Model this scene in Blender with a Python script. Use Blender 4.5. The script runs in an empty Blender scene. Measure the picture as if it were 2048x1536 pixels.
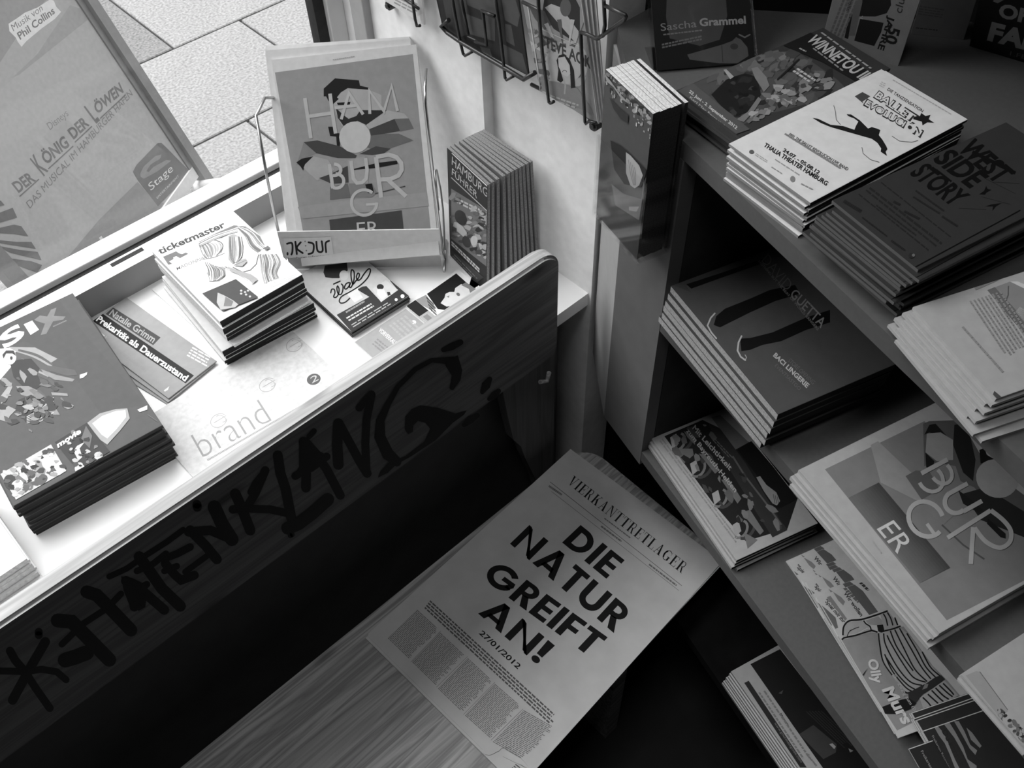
import bpy, bmesh, math, random
from mathutils import Vector, Matrix

sc = bpy.context.scene
COL = sc.collection
# ------------------------------------------------------------------ camera
F_PX = 1882.2
M = Matrix(((0.73186605, -0.53884814, 0.41715077),      # world X (along the window) in camera axes (right, down, forward)
            (-0.68109858, -0.55880263, 0.47312191),     # world Y (towards the window)
            (-0.02183591, -0.63038266, -0.77597738)))   # world Z
EYE = Vector((0, 0, 1.77))
cam = bpy.data.cameras.new('camera')
cam.sensor_fit = 'HORIZONTAL'; cam.sensor_width = 36.0; cam.lens = 36.0 * F_PX / 2048.0
cam.clip_start = 0.02
camo = bpy.data.objects.new('camera', cam); COL.objects.link(camo)
camo.matrix_world = Matrix(((M[0][0], -M[0][1], -M[0][2], EYE.x), (M[1][0], -M[1][1], -M[1][2], EYE.y),
                            (M[2][0], -M[2][1], -M[2][2], EYE.z), (0, 0, 0, 1)))
sc.camera = camo
# ------------------------------------------------------------------ world, lights, exposure
w = bpy.data.worlds.new('sky'); sc.world = w; w.use_nodes = True
w.node_tree.nodes['Background'].inputs[0].default_value = (1, 1, 1, 1)
w.node_tree.nodes['Background'].inputs[1].default_value = 0.6
def area(name, loc, size, rot, power):
    l = bpy.data.lights.new(name, 'AREA'); l.shape = 'RECTANGLE'; l.size, l.size_y = size; l.energy = power
    o = bpy.data.objects.new(name, l); COL.objects.link(o); o.location = loc; o.rotation_euler = rot
    return o
area('overcast_sky', (-1.0, 4.4, 5.8), (10.0, 6.0), (0, 0, 0), 1500)
area('overhead_fill', (-0.25, 0.15, 3.15), (0.6, 0.6), (0, 0, 0), 10)  # unseen fill light, added to brighten newspaper and seat
sc.view_settings.view_transform = 'Standard'; sc.view_settings.look = 'None'
sc.view_settings.exposure = 0.0; sc.view_settings.gamma = 1.0; sc.view_settings.use_curve_mapping = False

# ------------------------------------------------------------------ geometry helpers
def ray(px):
    return M @ Vector((px[0] - 1024, px[1] - 768, F_PX))
def P(px, z):                                            # pixel of the photograph -> point at height z
    r = ray(px); return EYE + r * ((z - EYE.z) / r.z)
def PY(px, y):
    r = ray(px); return EYE + r * (y / r.y)
class Surf:                                              # a flat face of a thing: corner, two axes, normal
    def __init__(s, O, u, v, w=0, h=0):
        s.O = Vector(O); s.u = Vector(u).normalized(); s.v = Vector(v); s.v = (s.v - s.u * s.v.dot(s.u)).normalized()
        s.n = s.u.cross(s.v); s.w, s.h = w, h
    def loc(s, px):
        r = ray(px); k = (s.O - EYE).dot(s.n) / r.dot(s.n); q = EYE + r * k - s.O
        return (q.dot(s.u), q.dot(s.v))
    def mat(s):
        m = Matrix.Identity(4)
        for i, a in enumerate((s.u, s.v, s.n)):
            for j in range(3): m[j][i] = a[j]
        for j in range(3): m[j][3] = s.O[j]
        return m
    def moved(s, da=0, db=0, dn=0, rot=0):
        c = math.cos(rot); k = math.sin(rot)
        t = Surf(s.O + s.u * da + s.v * db + s.n * dn, s.u * c + s.v * k, s.v * c - s.u * k, s.w, s.h)
        return t
def flat(z, bl, br=None, tl=None, w=None, h=None):       # lying sheet at height z, bl/br/tl = its corners as seen
    O = P(bl, z)
    if br is not None:
        d = P(br, z) - O; ww = d.length; u = d.normalized(); v = Vector((-u.y, u.x, 0))
        hh = (P(tl, z) - O).dot(v) if tl is not None else h
    else:
        d = P(tl, z) - O; hh = d.length; v = d.normalized(); u = Vector((v.y, -v.x, 0)); ww = w
    return Surf(O, u, v, w or ww, h or hh)
def Z(x0, y0, s, *pts):
    return [(x0 + p[0] / s, y0 + p[1] / s) for p in pts]

# ------------------------------------------------------------------ materials (all procedural)
MATS = {}
def mat(name, val, rough=0.6, noise=0.06, scale=60, bump=0.0, metal=0.0, spec=0.3, detail=3):
    if name in MATS: return MATS[name]
    m = bpy.data.materials.new(name); m.use_nodes = True; nt = m.node_tree; b = nt.nodes['Principled BSDF']
    b.inputs['Roughness'].default_value = rough; b.inputs['Metallic'].default_value = metal
    b.inputs['Specular IOR Level'].default_value = spec
    tc = nt.nodes.new('ShaderNodeTexCoord'); n = nt.nodes.new('ShaderNodeTexNoise')
    n.inputs['Scale'].default_value = scale; n.inputs['Detail'].default_value = detail
    nt.links.new(tc.outputs['Object'], n.inputs['Vector'])
    r = nt.nodes.new('ShaderNodeMapRange')
    r.inputs[3].default_value = val * (1 - noise); r.inputs[4].default_value = val * (1 + noise)
    r.inputs[1].default_value = 0.3; r.inputs[2].default_value = 0.7
    nt.links.new(n.outputs['Fac'], r.inputs[0]); nt.links.new(r.outputs[0], b.inputs['Base Color'])
    if bump:
        bp = nt.nodes.new('ShaderNodeBump'); bp.inputs['Strength'].default_value = bump; bp.inputs['Distance'].default_value = 0.002
        nt.links.new(n.outputs['Fac'], bp.inputs['Height']); nt.links.new(bp.outputs[0], b.inputs['Normal'])
    MATS[name] = m; return m
def ink(v, rough=0.5):
    v = round(v, 3); return mat('printed_paper_%03d' % int(v * 1000), v, rough, 0.05, 90, spec=0.16)
def wood(name, lo, hi, axis, rough=0.55, scale=7.0, knots=True):
    m = bpy.data.materials.new(name); m.use_nodes = True; nt = m.node_tree; b = nt.nodes['Principled BSDF']
    b.inputs['Roughness'].default_value = rough; b.inputs['Specular IOR Level'].default_value = 0.25
    tc = nt.nodes.new('ShaderNodeTexCoord'); mp = nt.nodes.new('ShaderNodeMapping')
    sv = [scale * 6.0] * 3; sv[axis] = scale * 0.32; mp.inputs['Scale'].default_value = sv
    nt.links.new(tc.outputs['Object'], mp.inputs['Vector'])
    n1 = nt.nodes.new('ShaderNodeTexNoise'); n1.inputs['Scale'].default_value = 1.0; n1.inputs['Detail'].default_value = 4
    n1.inputs['Distortion'].default_value = 0.6
    nt.links.new(mp.outputs[0], n1.inputs['Vector'])
    mul = nt.nodes.new('ShaderNodeMath'); mul.operation = 'MULTIPLY'; mul.inputs[1].default_value = 9.0
    nt.links.new(n1.outputs['Fac'], mul.inputs[0])
    fr = nt.nodes.new('ShaderNodeMath'); fr.operation = 'PINGPONG'; fr.inputs[1].default_value = 1.0
    nt.links.new(mul.outputs[0], fr.inputs[0])
    rp = nt.nodes.new('ShaderNodeMapRange'); rp.inputs[3].default_value = lo; rp.inputs[4].default_value = hi
    nt.links.new(fr.outputs[0], rp.inputs[0]); out = rp.outputs[0]
    if knots:
        mp2 = nt.nodes.new('ShaderNodeMapping'); s2 = [14.0] * 3; s2[axis] = 5.0; mp2.inputs['Scale'].default_value = s2
        nt.links.new(tc.outputs['Object'], mp2.inputs['Vector'])
        vo = nt.nodes.new('ShaderNodeTexVoronoi'); vo.inputs['Scale'].default_value = 1.0
        nt.links.new(mp2.outputs[0], vo.inputs['Vector'])
        kr = nt.nodes.new('ShaderNodeMapRange'); kr.inputs[1].default_value = 0.05; kr.inputs[2].default_value = 0.16
        kr.inputs[3].default_value = 0.35; kr.inputs[4].default_value = 1.0
        nt.links.new(vo.outputs['Distance'], kr.inputs[0])
        mm = nt.nodes.new('ShaderNodeMath'); mm.operation = 'MULTIPLY'
        nt.links.new(out, mm.inputs[0]); nt.links.new(kr.outputs[0], mm.inputs[1]); out = mm.outputs[0]
    nt.links.new(out, b.inputs['Base Color'])
    MATS[name] = m; return m
def clear(name, tint, rough, refl):
    m = bpy.data.materials.new(name); m.use_nodes = True; nt = m.node_tree
    for n in list(nt.nodes):
        if n.type == 'BSDF_PRINCIPLED': nt.nodes.remove(n)
    out = nt.nodes['Material Output']; t = nt.nodes.new('ShaderNodeBsdfTransparent'); t.inputs[0].default_value = (tint, tint, tint, 1)
    g = nt.nodes.new('ShaderNodeBsdfGlossy'); g.inputs['Roughness'].default_value = rough
    lw = nt.nodes.new('ShaderNodeLayerWeight'); lw.inputs[0].default_value = 0.5
    pw = nt.nodes.new('ShaderNodeMath'); pw.operation = 'POWER'; pw.inputs[1].default_value = 5.0; nt.links.new(lw.outputs['Facing'], pw.inputs[0])
    fr = nt.nodes.new('ShaderNodeMapRange'); fr.inputs[3].default_value = refl; fr.inputs[4].default_value = 0.6; nt.links.new(pw.outputs[0], fr.inputs[0])
    mx = nt.nodes.new('ShaderNodeMixShader')
    nt.links.new(fr.outputs[0], mx.inputs[0]); nt.links.new(t.outputs[0], mx.inputs[1]); nt.links.new(g.outputs[0], mx.inputs[2])
    nt.links.new(mx.outputs[0], out.inputs[0]); MATS[name] = m; return m

PAPER = mat('white_paper', 0.78, 0.6, 0.03, 40)
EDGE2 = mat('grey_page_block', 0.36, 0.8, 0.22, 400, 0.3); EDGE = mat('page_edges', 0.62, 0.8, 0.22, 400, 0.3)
NEWS = mat('newsprint', 0.60, 0.9, 0.06, 25, 0.05)
BLACK = ink(0.012); WHITE = ink(0.8)
WIRE = mat('black_wire', 0.02, 0.35, 0.05, 40, metal=0.0, spec=0.5)
CHROME = mat('bright_wire', 0.55, 0.3, 0.05, 40, metal=1.0)
SILLM = mat('white_laminate', 0.86, 0.35, 0.02, 20, spec=0.4)
FRAMEM = mat('light_window_profile', 0.62, 0.4, 0.05, 20)
GASKET = mat('dark_gasket', 0.02, 0.7, 0.3, 80)
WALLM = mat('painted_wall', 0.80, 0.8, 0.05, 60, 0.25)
SHELFM = mat('grey_shelf_board', 0.09, 0.5, 0.06, 180, 0.03)
PANELM = mat('pale_panel', 0.34, 0.6, 0.04, 60); WIDEM = mat('shaded_panel', 0.13, 0.6, 0.06, 40)  # wide front panel darkened: weaker window light put into its colour
DARKM = mat('dark_panel', 0.035, 0.7, 0.2, 30)
GLASS = clear('window_glass', 0.98, 0.0, 0.02)
ACRYL = clear('clear_acrylic', 0.96, 0.06, 0.05)
PINE_SHADED = wood('shaded_pine_face', 0.10, 0.17, 0); PINE_EDGE = wood('pine_edge', 0.36, 0.56, 0)  # backrest face darker than its edge: shade put into the wood colour
PINE_SEAT = wood('pine_seat', 0.26, 0.52, 0, scale=8)
SPRAY = mat('black_marker_paint', 0.004, 0.6, 0.1, 60)

# ------------------------------------------------------------------ object helpers
def mesh_from_bm(bm, name, mats):
    me = bpy.data.meshes.new(name); bm.normal_update(); bm.to_mesh(me); bm.free()
    for m in mats: me.materials.append(m)
    return me
def link(name, me, parent=None, mw=None):
    o = bpy.data.objects.new(name, me); COL.objects.link(o)
    if parent is not None: o.parent = parent
    if mw is not None:
        if parent is not None: o.matrix_local = mw
        else: o.matrix_world = mw
    return o
def tag(o, label=None, cat=None, group=None, kind=None):
    if label: o['label'] = label
    if cat: o['category'] = cat
    if group: o['group'] = group
    if kind: o['kind'] = kind
    return o
def empty(name, loc, label, cat, group=None, kind=None):
    o = bpy.data.objects.new(name, None); COL.objects.link(o); o.location = loc; o.empty_display_size = 0.05
    return tag(o, label, cat, group, kind)
def bm_box(bm, a, b, mi=0):
    v = [bm.verts.new((x, y, z)) for z in (a[2], b[2]) for y in (a[1], b[1]) for x in (a[0], b[0])]
    for q in ((0, 2, 3, 1), (4, 5, 7, 6), (0, 1, 5, 4), (2, 6, 7, 3), (0, 4, 6, 2), (1, 3, 7, 5)):
        f = bm.faces.new([v[i] for i in q]); f.material_index = mi
def bm_prism(bm, pts, d, mi=0):                           # 3-D outline swept along vector d
    d = Vector(d); a = [bm.verts.new(p) for p in pts]; b = [bm.verts.new(Vector(p) + d) for p in pts]
    n = len(pts)
    for f in (bm.faces.new(a), bm.faces.new(b[::-1])): f.material_index = mi
    for i in range(n):
        f = bm.faces.new((a[i], b[i], b[(i + 1) % n], a[(i + 1) % n])); f.material_index = mi
    bmesh.ops.recalc_face_normals(bm, faces=bm.faces[:])
def bm_tube(bm, pts, r, mi=0, seg=8):
    pts = [Vector(p) for p in pts]; rings = []; up = None
    for i, p in enumerate(pts):
        t = ((pts[min(i + 1, len(pts) - 1)] - p).normalized() + (p - pts[max(i - 1, 0)]).normalized())
        t = t.normalized() if t.length > 1e-9 else Vector((0, 0, 1))
        if up is None: up = t.orthogonal().normalized()
        up = (up - t * up.dot(t)); up = up.normalized() if up.length > 1e-6 else t.orthogonal().normalized()
        s = t.cross(up)
        rings.append([bm.verts.new(p + (up * math.cos(2 * math.pi * k / seg) + s * math.sin(2 * math.pi * k / seg)) * r) for k in range(seg)])
    for a, b in zip(rings, rings[1:]):
        for k in range(seg):
            f = bm.faces.new((a[k], a[(k + 1) % seg], b[(k + 1) % seg], b[k])); f.material_index = mi; f.smooth = True
    bm.faces.new(rings[0][::-1]); bm.faces.new(rings[-1])
def wire(name, pts, r, m, parent):
    bm = bmesh.new(); bm_tube(bm, pts, r); return link(name, mesh_from_bm(bm, name, [m]), parent)
def boxobj(name, a, b, m, parent=None, bevel=0.0, mw=None):
    bm = bmesh.new(); bm_box(bm, a, b)
    if bevel: bmesh.ops.bevel(bm, geom=bm.edges[:], offset=bevel, segments=2, affect='EDGES', profile=0.5)
    return link(name, mesh_from_bm(bm, name, [m]), parent, mw)
def prismobj(name, pts, d, m, parent=None):
    bm = bmesh.new(); bm_prism(bm, pts, d); return link(name, mesh_from_bm(bm, name, [m]), parent)
def struct(o): return tag(o, kind='structure')

# ------------------------------------------------------------------ printed artwork
LAYER = 0.000016
class Art:                                                # ink shapes in the plane of a sheet
    def __init__(s, S): s.S = S; s.shapes = []; s.k = 0
    def cl(s, q):
        return (min(max(q[0], 0.0003), s.S.w - 0.0003), min(max(q[1], 0.0003), s.S.h - 0.0003)) if s.S.w else q
    def add(s, pts, m, n=None):
        pts = [s.cl(p) for p in pts]
        s.shapes.append((pts, m, s.k if n is None else n))
    def nxt(s): s.k += 1
    def poly(s, px, m): s.nxt(); s.add([s.S.loc(p) for p in px], m)
    def rect(s, x0, y0, x1, y1, m): s.nxt(); s.add([(x0, y0), (x1, y0), (x1, y1), (x0, y1)], m)
    def full(s, m, inset=0.0): s.rect(inset, inset, s.S.w - inset, s.S.h - inset, m)
    def disk(s, c, rx, ry, m, rot=0.0, n=24):
        s.nxt(); q = []
        for i in range(n):
            a = 2 * math.pi * i / n; x = rx * math.cos(a); y = ry * math.sin(a)
            q.append(s.S.loc((c[0] + x * math.cos(rot) - y * math.sin(rot), c[1] + x * math.sin(rot) + y * math.cos(rot))))
        s.add(q, m)
    def stroke(s, px, wpx, m, taper=None, cap=True):
        s.nxt(); p = [Vector(a) for a in px]; L = []; R = []; n = len(p)
        for i in range(n):
            d = Vector((0, 0))
            if i < n - 1: d += (p[i + 1] - p[i]).normalized()
            if i > 0: d += (p[i] - p[i - 1]).normalized()
            d = d.normalized() if d.length > 1e-6 else Vector((1, 0))
            e = Vector((-d.y, d.x)); k = 1.0
            if 0 < i < n - 1:
                c = e.dot(Vector((-(p[i + 1] - p[i]).normalized().y, (p[i + 1] - p[i]).normalized().x))); k = 1 / max(c, 0.5)
            ww = wpx if taper is None else taper[i]
            L.append(p[i] + e * ww * 0.5 * k); R.append(p[i] - e * ww * 0.5 * k)
        for i in range(n - 1): s.add([s.S.loc(q) for q in (L[i], L[i + 1], R[i + 1], R[i])], m)
        if cap:
            for q, ww in ((p[0], wpx if taper is None else taper[0]), (p[-1], wpx if taper is None else taper[-1])):
                s.add([s.S.loc((q.x + ww * 0.5 * math.cos(a * 0.524), q.y + ww * 0.5 * math.sin(a * 0.524))) for a in range(12)], m, s.k + 0.3)
    def curve(s, px, wpx, m, taper=None, cap=True, n=6):
        p = [Vector(a) for a in px]; q = []; tp = []
        for i in range(len(p) - 1):
            p0, p1, p2, p3 = p[max(i - 1, 0)], p[i], p[i + 1], p[min(i + 2, len(p) - 1)]
            for j in range(n):
                t = j / n
                q.append(0.5 * (2 * p1 + (p2 - p0) * t + (2 * p0 - 5 * p1 + 4 * p2 - p3) * t * t + (3 * p1 - p0 - 3 * p2 + p3) * t ** 3))
                if taper: tp.append(taper[i] * (1 - t) + taper[i + 1] * t)
        q.append(p[-1])
        if taper: tp.append(taper[-1])
        s.stroke(q, wpx, m, tp if taper else None, cap)
    def strands(s, A_, B_, n, wpx, vals, seed=1, n2=4):         # hair, folds, stripes: curves blended between two outlines
        rnd = random.Random(seed)
        for i in range(n):
            t = (i + 0.5) / n; w0 = rnd.uniform(-0.04, 0.04); w1 = rnd.uniform(-0.06, 0.06); N = len(A_)
            q = [tuple(a * (1 - tt) + b_ * tt for a, b_ in zip(p, r)) for j, (p, r) in enumerate(zip(A_, B_)) for tt in (t + w0 + (w1 - w0) * j / (N - 1),)]
            s.curve(q, wpx * rnd.uniform(0.6, 1.4), ink(vals[rnd.randrange(len(vals))]), None, False, n2)
    def dabs(s, px, n, size, vals, seed=1, stretch=1.6, ang=0.0):  # irregular patches of tone inside an outline (photo texture)
        rnd = random.Random(seed); xs = [p[0] for p in px]; ys = [p[1] for p in px]; done = 0; tries = 0
        while done < n and tries < n * 20:
            tries += 1; x = rnd.uniform(min(xs), max(xs)); y = rnd.uniform(min(ys), max(ys)); ins = False; j = len(px) - 1
            for i in range(len(px)):
                if (ys[i] > y) != (ys[j] > y) and x < (xs[j] - xs[i]) * (y - ys[i]) / (ys[j] - ys[i]) + xs[i]: ins = not ins
                j = i
            if not ins: continue
            done += 1; r = size * rnd.uniform(0.4, 1.3); a0 = ang + rnd.uniform(-0.6, 0.6); q = []
            for i in range(7):
                a = i * 0.8976 + rnd.uniform(-0.3, 0.3); k = rnd.uniform(0.6, 1.2) * r; u = math.cos(a) * k * stretch; v = math.sin(a) * k
                q.append((x + u * math.cos(a0) - v * math.sin(a0), y + u * math.sin(a0) + v * math.cos(a0)))
            if done % 6 == 1: s.nxt()
            s.add([s.S.loc(p) for p in q], ink(vals[rnd.randrange(len(vals))]), s.k + (done % 6) / 7.0)
    def arc(s, c, r, a0, a1, wpx, m, n=18, sq=1.0, rot=0.0):
        q = []
        for i in range(n + 1):
            a = math.radians(a0 + (a1 - a0) * i / n); x = r * math.cos(a); y = r * sq * math.sin(a)
            q.append((c[0] + x * math.cos(rot) - y * math.sin(rot), c[1] + x * math.sin(rot) + y * math.cos(rot)))
        s.stroke(q, wpx, m, cap=False)
    def frame(s, bl, br, tl):
        a = Vector(s.S.loc(bl)); return a, Vector(s.S.loc(br)) - a, Vector(s.S.loc(tl)) - a
    def text(s, body, bl, br, tl, m, bold=0.0, n=None):
        s.nxt(); a, e, f = s.frame(bl, br, tl)
        V, FC = text_mesh(body, bold)
        x0 = min(v[0] for v in V); x1 = max(v[0] for v in V); y0 = min(v[1] for v in V); y1 = max(v[1] for v in V)
        q = [s.cl(tuple(a + e * ((v[0] - x0) / (x1 - x0)) + f * ((v[1] - y0) / (y1 - y0)))) for v in V]
        s.shapes.append(('mesh', q, FC, m, s.k))
    def glyphs(s, body, bl, br, tl, m, font, gap=0.22):    # letters drawn as strokes of given weight
        s.nxt(); a, e, f = s.frame(bl, br, tl); tot = sum(font[c][0] for c in body) + gap * (len(body) - 1); x = 0.0
        for c in body:
            wd, polys = font[c]
            for pl in polys: s.add([tuple(a + e * ((x + q[0]) / tot) + f * q[1]) for q in pl], m)
            x += wd + gap
    def greek(s, bl, br, tl, rows, m, seed=1, wl=(0.04, 0.12), fill=0.5, ragged=0.15):   # rows of tiny words too small to read
        s.nxt(); rnd = random.Random(seed); a, e, f = s.frame(bl, br, tl)
        for r in range(rows):
            y0 = 1 - (r + 0.5 + fill / 2) / rows; y1 = 1 - (r + 0.5 - fill / 2) / rows; x = 0.0; end = 1 - rnd.random() * ragged
            while x < end:
                x1 = min(end, x + rnd.uniform(*wl))
                s.add([tuple(a + e * p + f * q) for p, q in ((x, y0), (x1, y0), (x1, y1), (x, y1))], m)
                x = x1 + wl[0] * 0.35
    def into(s, bm, mats, z0=0.0):
        for sh in s.shapes:
            if sh[0] == 'mesh':
                _, q, FC, m, k = sh
            else:
                q, m, k = sh; FC = [list(range(len(q)))]
            if m not in mats: mats.append(m)
            mi = mats.index(m)
            vs = [bm.verts.new((p[0], p[1], z0 + 0.0001 + k * LAYER)) for p in q]
            for fc in FC:
                try: fa = bm.faces.new([vs[i] for i in fc])
                except ValueError: continue
                fa.material_index = mi; fa.normal_update()
                if fa.normal.z < 0: fa.normal_flip()
_TX = {}
def text_mesh(body, bold):
    key = (body, bold)
    if key in _TX: return _TX[key]
    cu = bpy.data.curves.new('lettering', 'FONT'); cu.body = body; cu.resolution_u = 3; cu.offset = bold; cu.size = 1.0
    ob = bpy.data.objects.new('lettering', cu); COL.objects.link(ob)
    dg = bpy.context.evaluated_depsgraph_get(); me = bpy.data.meshes.new_from_object(ob.evaluated_get(dg))
    V = [tuple(v.co)[:2] for v in me.vertices]; FC = [list(p.vertices) for p in me.polygons]
    bpy.data.objects.remove(ob); bpy.data.curves.remove(cu); bpy.data.meshes.remove(me)
    _TX[key] = (V, FC); return V, FC
def bar(x0, y0, x1, y1, w):
    d = Vector((x1 - x0, y1 - y0)).normalized(); e = Vector((-d.y, d.x)) * w / 2
    return [(x0 + e.x, y0 + e.y), (x1 + e.x, y1 + e.y), (x1 - e.x, y1 - e.y), (x0 - e.x, y0 - e.y)]
def ring(cx, cy, rx, ry, a0, a1, w, n=14):
    out = []
    for i in range(n):
        t0 = math.radians(a0 + (a1 - a0) * i / n); t1 = math.radians(a0 + (a1 - a0) * (i + 1) / n)
        o = lambda t, k: (cx + (rx + k) * math.cos(t), cy + (ry + k) * math.sin(t))
        out.append([o(t0, w / 2), o(t1, w / 2), o(t1, -w / 2), o(t0, -w / 2)])
    return out
def quad(*p): return [list(p)]
b = 0.215                                                  # heavy geometric capitals (cap height 1)
HEAVY = {
    'I': (b, quad((0, 0), (b, 0), (b, 1), (0, 1))),
    'D': (0.80, quad((0, 0), (b, 0), (b, 1), (0, 1)) + quad((b, 0), (0.34, 0), (0.34, b), (b, b)) + quad((b, 1 - b), (0.34, 1 - b), (0.34, 1), (b, 1)) + ring(0.33, 0.5, 0.363, 0.393, -90, 90, b)),
    'E': (0.56, quad((0, 0), (b, 0), (b, 1), (0, 1)) + quad((b, 0), (0.56, 0), (0.56, 0.19), (b, 0.19)) + quad((b, 0.405), (0.53, 0.405), (0.53, 0.595), (b, 0.595)) + quad((b, 0.81), (0.56, 0.81), (0.56, 1), (b, 1))),
    'F': (0.54, quad((0, 0), (b, 0), (b, 1), (0, 1)) + quad((b, 0.38), (0.51, 0.38), (0.51, 0.57), (b, 0.57)) + quad((b, 0.81), (0.54, 0.81), (0.54, 1), (b, 1))),
    'T': (0.62, quad((0.31 - b / 2, 0), (0.31 + b / 2, 0), (0.31 + b / 2, 0.81), (0.31 - b / 2, 0.81)) + quad((0, 0.81), (0.62, 0.81), (0.62, 1), (0, 1))),
    'N': (0.86, quad((0, 0), (b, 0), (b, 0.9), (0, 1)) + quad((0.86 - b, 0.1), (0.86, 0), (0.86, 1), (0.86 - b, 1)) + quad((0, 1), (0.11, 1), (0.86, 0), (0.75, 0)) + quad((0.08, 1), (0.2, 0.95), (0.8, 0.02), (0.66, 0.06))),
    'A': (0.92, quad((0, 0), (0.235, 0), (0.57, 1), (0.35, 1)) + quad((0.685, 0), (0.92, 0), (0.57, 1), (0.35, 1)) + quad((0.22, 0.17), (0.70, 0.17), (0.65, 0.34), (0.27, 0.34))),
    'U': (0.78, quad((0, 0.38), (b, 0.38), (b, 1), (0, 1)) + quad((0.78 - b, 0.38), (0.78, 0.38), (0.78, 1), (0.78 - b, 1)) + ring(0.39, 0.38, 0.2825, 0.285, 180, 360, b)),
    'R': (0.66, quad((0, 0), (b, 0), (b, 1), (0, 1)) + quad((b, 1 - 0.18), (0.34, 1 - 0.18), (0.34, 1), (b, 1)) + quad((b, 0.40), (0.34, 0.40), (0.34, 0.58), (b, 0.58)) + ring(0.33, 0.70, 0.205, 0.205, -90, 90, 0.19) + quad((0.24, 0.42), (0.45, 0.46), (0.69, 0), (0.43, 0))),
    'G': (0.98, ring(0.5, 0.5, 0.395, 0.395, 40, 335, b, 24) + quad((0.52, 0.40), (0.985, 0.40), (0.94, 0.58), (0.52, 0.58)) + quad((0.76, 0.24), (0.9, 0.24), (0.985, 0.42), (0.78, 0.42))),
    '!': (0.26, quad((0.03, 0.32), (0.23, 0.32), (0.26, 1), (0.0, 1)) + [[(0.13 + 0.135 * math.cos(i * 0.4488), 0.12 + 0.135 * math.sin(i * 0.4488)) for i in range(14)]]),
}
k_, t_, sf = 0.17, 0.045, 0.04                             # fat-face serif capitals
def serif(x0, x1, y): return quad((x0, y), (x1, y), (x1, y + sf), (x0, y + sf))
SERIF = {
    'V': (0.8, quad((0.08, 1), (0.27, 1), (0.47, 0), (0.40, 0)) + quad((0.66, 1), (0.71, 1), (0.46, 0), (0.42, 0)) + serif(0, 0.36, 0.96) + serif(0.56, 0.8, 0.96)),
    'I': (0.36, quad((0.1, 0), (0.27, 0), (0.27, 1), (0.1, 1)) + serif(0, 0.36, 0) + serif(0, 0.36, 0.96)),
    'E': (0.66, quad((0.1, 0), (0.27, 0), (0.27, 1), (0.1, 1)) + serif(0, 0.66, 0) + serif(0, 0.64, 0.96) + serif(0.27, 0.48, 0.49) + quad((0.62, 0), (0.66, 0), (0.66, 0.27), (0.63, 0.27)) + quad((0.6, 1), (0.64, 1), (0.64, 0.75), (0.61, 0.75)) + quad((0.46, 0.38), (0.5, 0.38), (0.5, 0.64), (0.46, 0.64))),
    'R': (0.78, quad((0.1, 0), (0.27, 0), (0.27, 1), (0.1, 1)) + serif(0, 0.36, 0) + serif(0, 0.45, 0.96) + serif(0.27, 0.45, 0.48) + ring(0.44, 0.745, 0.15, 0.235, -90, 90, 0.07) + quad((0.38, 0.5), (0.5, 0.5), (0.72, 0), (0.57, 0)) + serif(0.57, 0.78, 0)),
    'K': (0.82, quad((0.1, 0), (0.27, 0), (0.27, 1), (0.1, 1)) + serif(0, 0.36, 0) + serif(0, 0.36, 0.96) + [bar(0.25, 0.36, 0.7, 0.98, 0.045)] + quad((0.36, 0.56), (0.5, 0.68), (0.76, 0), (0.58, 0)) + serif(0.5, 0.82, 0) + serif(0.55, 0.8, 0.96)),
    'A': (0.82, quad((0.36, 1), (0.46, 1), (0.74, 0), (0.54, 0)) + [bar(0.13, 0, 0.4, 1, 0.045)] + serif(0, 0.26, 0) + serif(0.46, 0.82, 0) + serif(0.22, 0.6, 0.32)),
    'N': (0.86, [bar(0.13, 0, 0.13, 1, 0.045), bar(0.73, 0, 0.73, 1, 0.045)] + quad((0.1, 1), (0.28, 1), (0.755, 0), (0.68, 0)) + serif(0, 0.26, 0) + serif(0, 0.25, 0.96) + serif(0.6, 0.86, 0.96)),
    'T': (0.72, quad((0.275, 0), (0.445, 0), (0.445, 1), (0.275, 1)) + serif(0.18, 0.54, 0) + serif(0, 0.72, 0.96) + quad((0, 1), (0.03, 1), (0.045, 0.72), (0, 0.72)) + quad((0.69, 1), (0.72, 1), (0.72, 0.72), (0.675, 0.72))),
    'L': (0.64, quad((0.1, 0), (0.27, 0), (0.27, 1), (0.1, 1)) + serif(0, 0.64, 0) + serif(0, 0.38, 0.96) + quad((0.6, 0), (0.64, 0), (0.64, 0.3), (0.61, 0.3))),
    'G': (0.8, ring(0.42, 0.5, 0.33, 0.47, 50, 310, 0.06, 20) + ring(0.40, 0.5, 0.3, 0.43, 125, 235, 0.15, 10) + quad((0.56, 0.03), (0.72, 0.08), (0.72, 0.42), (0.56, 0.42)) + serif(0.46, 0.8, 0.4) + quad((0.68, 0.68), (0.71, 0.68), (0.71, 0.98), (0.68, 0.98))),
}

# ------------------------------------------------------------------ sheets, magazines and piles
def body_mesh(name, w, h, t, mside, mtop, art=None, z0=0.0, outline=None, shade_side=None):
    """A sheet of thickness t whose printed face is z0 (its underside z0-t)."""
    bm = bmesh.new(); mats = [mside, mtop]
    pts = outline or [(0, 0), (w, 0), (w, h), (0, h)]
    a = [bm.verts.new((x, y, z0)) for x, y in pts]; c = [bm.verts.new((x, y, z0 - t)) for x, y in pts]; n = len(pts)
    f = bm.faces.new(a); f.material_index = 1
    f = bm.faces.new(c[::-1]); f.material_index = 1
    for i in range(n):
        f = bm.faces.new((a[i], c[i], c[(i + 1) % n], a[(i + 1) % n])); f.material_index = 2 if i == shade_side else 0
    if shade_side is not None: mats.append(ink(0.016, 0.8))  # this side is near black: the shade on it is put into its colour
    bmesh.ops.recalc_face_normals(bm, faces=bm.faces[:])
    if art: art.into(bm, mats, z0)
    return mesh_from_bm(bm, name, mats)
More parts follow.
